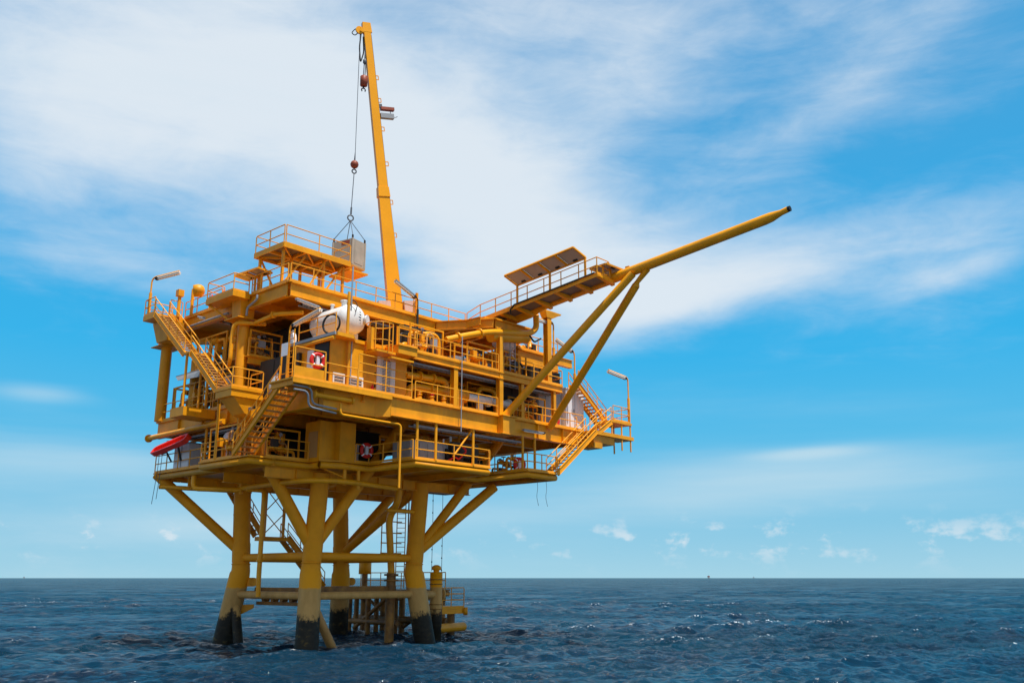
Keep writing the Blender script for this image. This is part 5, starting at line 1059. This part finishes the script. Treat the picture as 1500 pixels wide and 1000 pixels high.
# ------------------------------------------------------------------ far away on the horizon
def distant(label, az, dist, s, mat):
    d = Matrix.Rotation(-R(az), 3, 'Z') @ fw; p = V(cam.location.x, cam.location.y, 0) + d * dist
    t = Thing('distant_platform', label, 'oil platform', p, 'platforms on the horizon')
    mb = MB()
    for dx in (-1, 1):
        for dy in (-1, 1): mb.bar(p + V(dx * 9 * s, dy * 9 * s, -5), p + V(dx * 7 * s, dy * 7 * s, 18 * s), 2.5 * s, 2.5 * s)
    t.part('jacket', mb, mat)
    mb = MB(); mb.box(p.x - 14 * s, p.x + 14 * s, p.y - 14 * s, p.y + 14 * s, 18 * s, 21 * s); mb.box(p.x - 11 * s, p.x + 11 * s, p.y - 11 * s, p.y + 11 * s, 21.1 * s, 31 * s); t.part('topsides', mb, mat)
    mb = MB(); mb.bar(p + V(0, 0, 31 * s), p + V(0, 0, 46 * s), 2 * s, 2 * s); t.part('mast', mb, mat)
distant('tiny red platform on the horizon right of centre', 11.8, 7500, .62, 'block')
distant('speck of a grey platform on the horizon, the farther right of two', 14.4, 9000, .4, 'grey')
distant('speck of a grey platform on the horizon at far left', -27.4, 8500, .4, 'grey')

# ------------------------------------------------------------------ process skids: small pipework, valves and gauges crowding the decks
def process_skid(label, x0, x1, y0, y1, z0, h, seed, n=6, along='x', frame=True, mats=('pipe', 'pipe', 'yellow', 'brown', 'dark')):
    """a framed skid of pipes that run along its long side, rise, bend and end in valves"""
    rg = random.Random(seed); t = Thing('process_skid', label, 'pipe skid', ((x0 + x1) / 2, (y0 + y1) / 2, z0), 'process skids on the decks')
    def W3(a, b, z): return V(a, b, z)
    L_ = (x1 - x0) if along == 'x' else (y1 - y0); D_ = (y1 - y0) if along == 'x' else (x1 - x0)
    def at(u, w, z): return V(x0 + u, y0 + w, z) if along == 'x' else V(x0 + w, y0 + u, z)
    mb = MB()
    for w in (0, D_): mb.bar(at(0, w, z0 + .08), at(L_, w, z0 + .08), .1, .14)
    t.part('skid_base', mb, 'yellow')
    if frame:
        k = max(1, round(L_ / 2.4))
        for i in range(k + 1):
            for w in (0, D_): mb = MB(); p = at(L_ * i / k, w, z0 + .16); mb.bar(p, p + V(0, 0, h - .16), .09, .09); t.part('frame_post', mb, 'yellow')
        for w in (0, D_): mb = MB(); mb.bar(at(-.05, w, z0 + h + .05), at(L_ + .05, w, z0 + h + .05), .09, .1); t.part('frame_beam', mb, 'yellow')
    for i in range(n):
        w = D_ * (i + .5) / n; r = rg.choice((.05, .07, .09, .12)); a = rg.uniform(0, L_ * .3); b = rg.uniform(L_ * .55, L_); z1 = z0 + rg.uniform(.35, h * .9); z2 = z0 + rg.uniform(.35, h * .95)
        m = rg.choice(mats); mid = rg.uniform(a + .4, b - .4)
        pts = [at(a, w, z0 + .1), at(a, w, z1), at(mid, w, z1), at(mid + .02, w, z2), at(b, w, z2), at(b, w, z0 + .1)]
        mb = MB(); mb.tube(smooth_path(pts, max(.18, r * 2.5), 4), r, 10)
        for q in (at((a + mid) / 2, w, z1), at((mid + b) / 2, w, z2)):
            d = at(1, 0, 0) - at(0, 0, 0); mb.lathe2(q - d * .05, d, [(0, r * 1.7), (.1, r * 1.7)], 12)
        t.part('pipe', mb, m)
        if i % 2 == 0 or rg.random() < .5:
            c = at((a + mid) / 2 + .3, w, z1); d = at(1, 0, 0) - at(0, 0, 0)
            mb = MB(); mb.lathe2(c - d * .22, d, [(0, r * 1.9), (.06, r * 1.9), (.07, r * 1.2), (.22, r * 2.1), (.37, r * 1.2), (.38, r * 1.9), (.44, r * 1.9)], 12); mb.tube([c, c + V(0, 0, .38)], .03, 8); v = t.part('valve', mb, rg.choice(('pipe', 'yellow', 'dark', 'pipe')))
            mb = MB(); mb.torus(c + V(0, 0, .38), (0, 0, 1), .15, .022, 16, 6); mb.bar(c + V(-.14, 0, .38), c + V(.14, 0, .38), .02, .02); t.part('hand_wheel', mb, rg.choice(('block', 'dark', 'pipe')), parent=v)
        if i % 3 == 1:
            c = at(mid, w - .16, max(z1, z2) + .1); f = at(0, -1, 0) - at(0, 0, 0)
            mb = MB(); mb.tube([c - V(0, 0, .3), c], .018, 6); mb.lathe2(c + V(0, 0, .1) - f * .03, f, [(0, .11), (.07, .11)], 16); t.part('gauge', mb, 'grey')
    mb = MB(); c = at(L_ * rg.uniform(.2, .8), -.05, z0 + h * .55); mb.box(c.x - .17, c.x + .17, c.y - .17, c.y + .17, c.z - .25, c.z + .25); t.part('junction_box', mb, rg.choice(('grey', 'dark', 'yellow')))
    return t
process_skid('pipe skid between the cabin and the valve body, behind the big yellow pipes', 2.4, 6.6, -4.9, -3.6, 14.12, 2.3, 3, 7)
process_skid('pipe skid behind the white pipe under the right half of the mezzanine', 8.2, 11.3, -4.6, -3.0, 14.12, 2.2, 8, 6)
process_skid('pipe skid at the middle of the mezzanine behind its railing', 6.9, 9.2, -5.9, -4.7, 17.01, 1.6, 12, 5)
process_skid('pipe skid on the mezzanine just right of the caged ladder', 2.3, 5.0, -5.6, -4.4, 17.01, 1.9, 21, 6)
process_skid('pipe skid on the mezzanine between the boom column and the long struts', 9.8, 12.9, -5.6, -4.2, 17.01, 1.7, 33, 6)
process_skid('pipe skid on the left side of the mezzanine above the grey canopy', -4.0, -2.7, 4.6, 8.2, 17.01, 2.0, 41, 6, 'y')
process_skid('pipe skid on the left side of the main deck between the thick columns', -3.9, -2.6, 5.8, 10.8, 14.12, 2.1, 55, 6, 'y')
process_skid('pipe skid on the left cellar deck behind the foot of the underside staircase', -4.9, -3.4, .6, 4.0, 10.69, 1.9, 60, 6, 'y')
process_skid('pipe skid on the left cellar deck behind the pale locker', -3.0, -1.8, 7.4, 11.2, 10.69, 1.9, 66, 5, 'y')
process_skid('pipe skid in the shade of the cellar deck left of the corner casing', -3.9, -1.5, -.2, 1.4, 10.69, 1.7, 71, 5)
process_skid('low pipe skid on the far right cellar deck against the sky', 10.9, 13.6, -5.6, -3.6, 10.69, 1.2, 77, 5, frame=False, mats=('grey', 'dark', 'rusty', 'yellow'))
process_skid('pipe skid standing on the roof of the right-hand module under the boom', 13.5, 17.2, -3.9, -2.2, 19.66, .9, 83, 5, frame=False)
process_skid('pipe skid on the mezzanine edge beside the thick left column', -4.0, -1.8, 1.9, 3.0, 17.01, 1.6, 90, 5)
process_skid('pipe skid on the main deck behind the thick left column and its landing', -3.8, -2.7, 2.9, 5.4, 14.12, 2.2, 101, 6, 'y')
process_skid('pipe skid on the main deck between the feet of the two long struts', 11.8, 14.3, -6.1, -5.0, 14.12, 1.7, 107, 5)
process_skid('pipe skid on the left main deck behind the farther thick column', -3.4, -1.6, 10.6, 12.0, 14.12, 2.3, 113, 6)
process_skid('pipe skid on the cellar deck behind the black machine', 3.2, 8.2, -3.4, -2.0, 10.69, 1.8, 121, 6)
def tray(label, p, q, w=.45, mat='galv'):
    p, q = V(p), V(q); t = Thing('cable_tray', label, 'cable tray', p, 'cable trays under the decks'); d = (q - p).normalized(); s = d.cross(V(0, 0, 1)).normalized() * (w / 2)
    for sg in (-1, 1): mb = MB(); mb.bar(p + s * sg, q + s * sg, .03, .12); t.part('side_rail', mb, mat)
    mb = MB(); n = int((q - p).length / .4)
    for i in range(n): c = p.lerp(q, (i + .5) / n); mb.bar(c - s, c + s, .04, .03)
    t.part('rungs', mb, mat)
    for k in range(3): mb = MB(); o = s * (-.5 + .5 * k) + V(0, 0, .05); mb.tube([p + o, q + o], .03, 6); t.part('cable', mb, 'black')
tray('grey cable tray slung under the mezzanine edge above the yellow pipes', (2.2, -5.9, 16.4), (15.5, -5.9, 16.4))
tray('grey cable tray under the main girder above the black machine', (2.4, -5.8, 12.7), (12.0, -5.8, 12.7))
tray('grey cable tray under the left edge of the main deck', (-3.6, 2.6, 12.75), (-3.6, 11.5, 12.75))
tray('grey cable tray under the front edge of the top deck', (-3.0, -1.7, 19.75), (7.0, -1.7, 19.75))
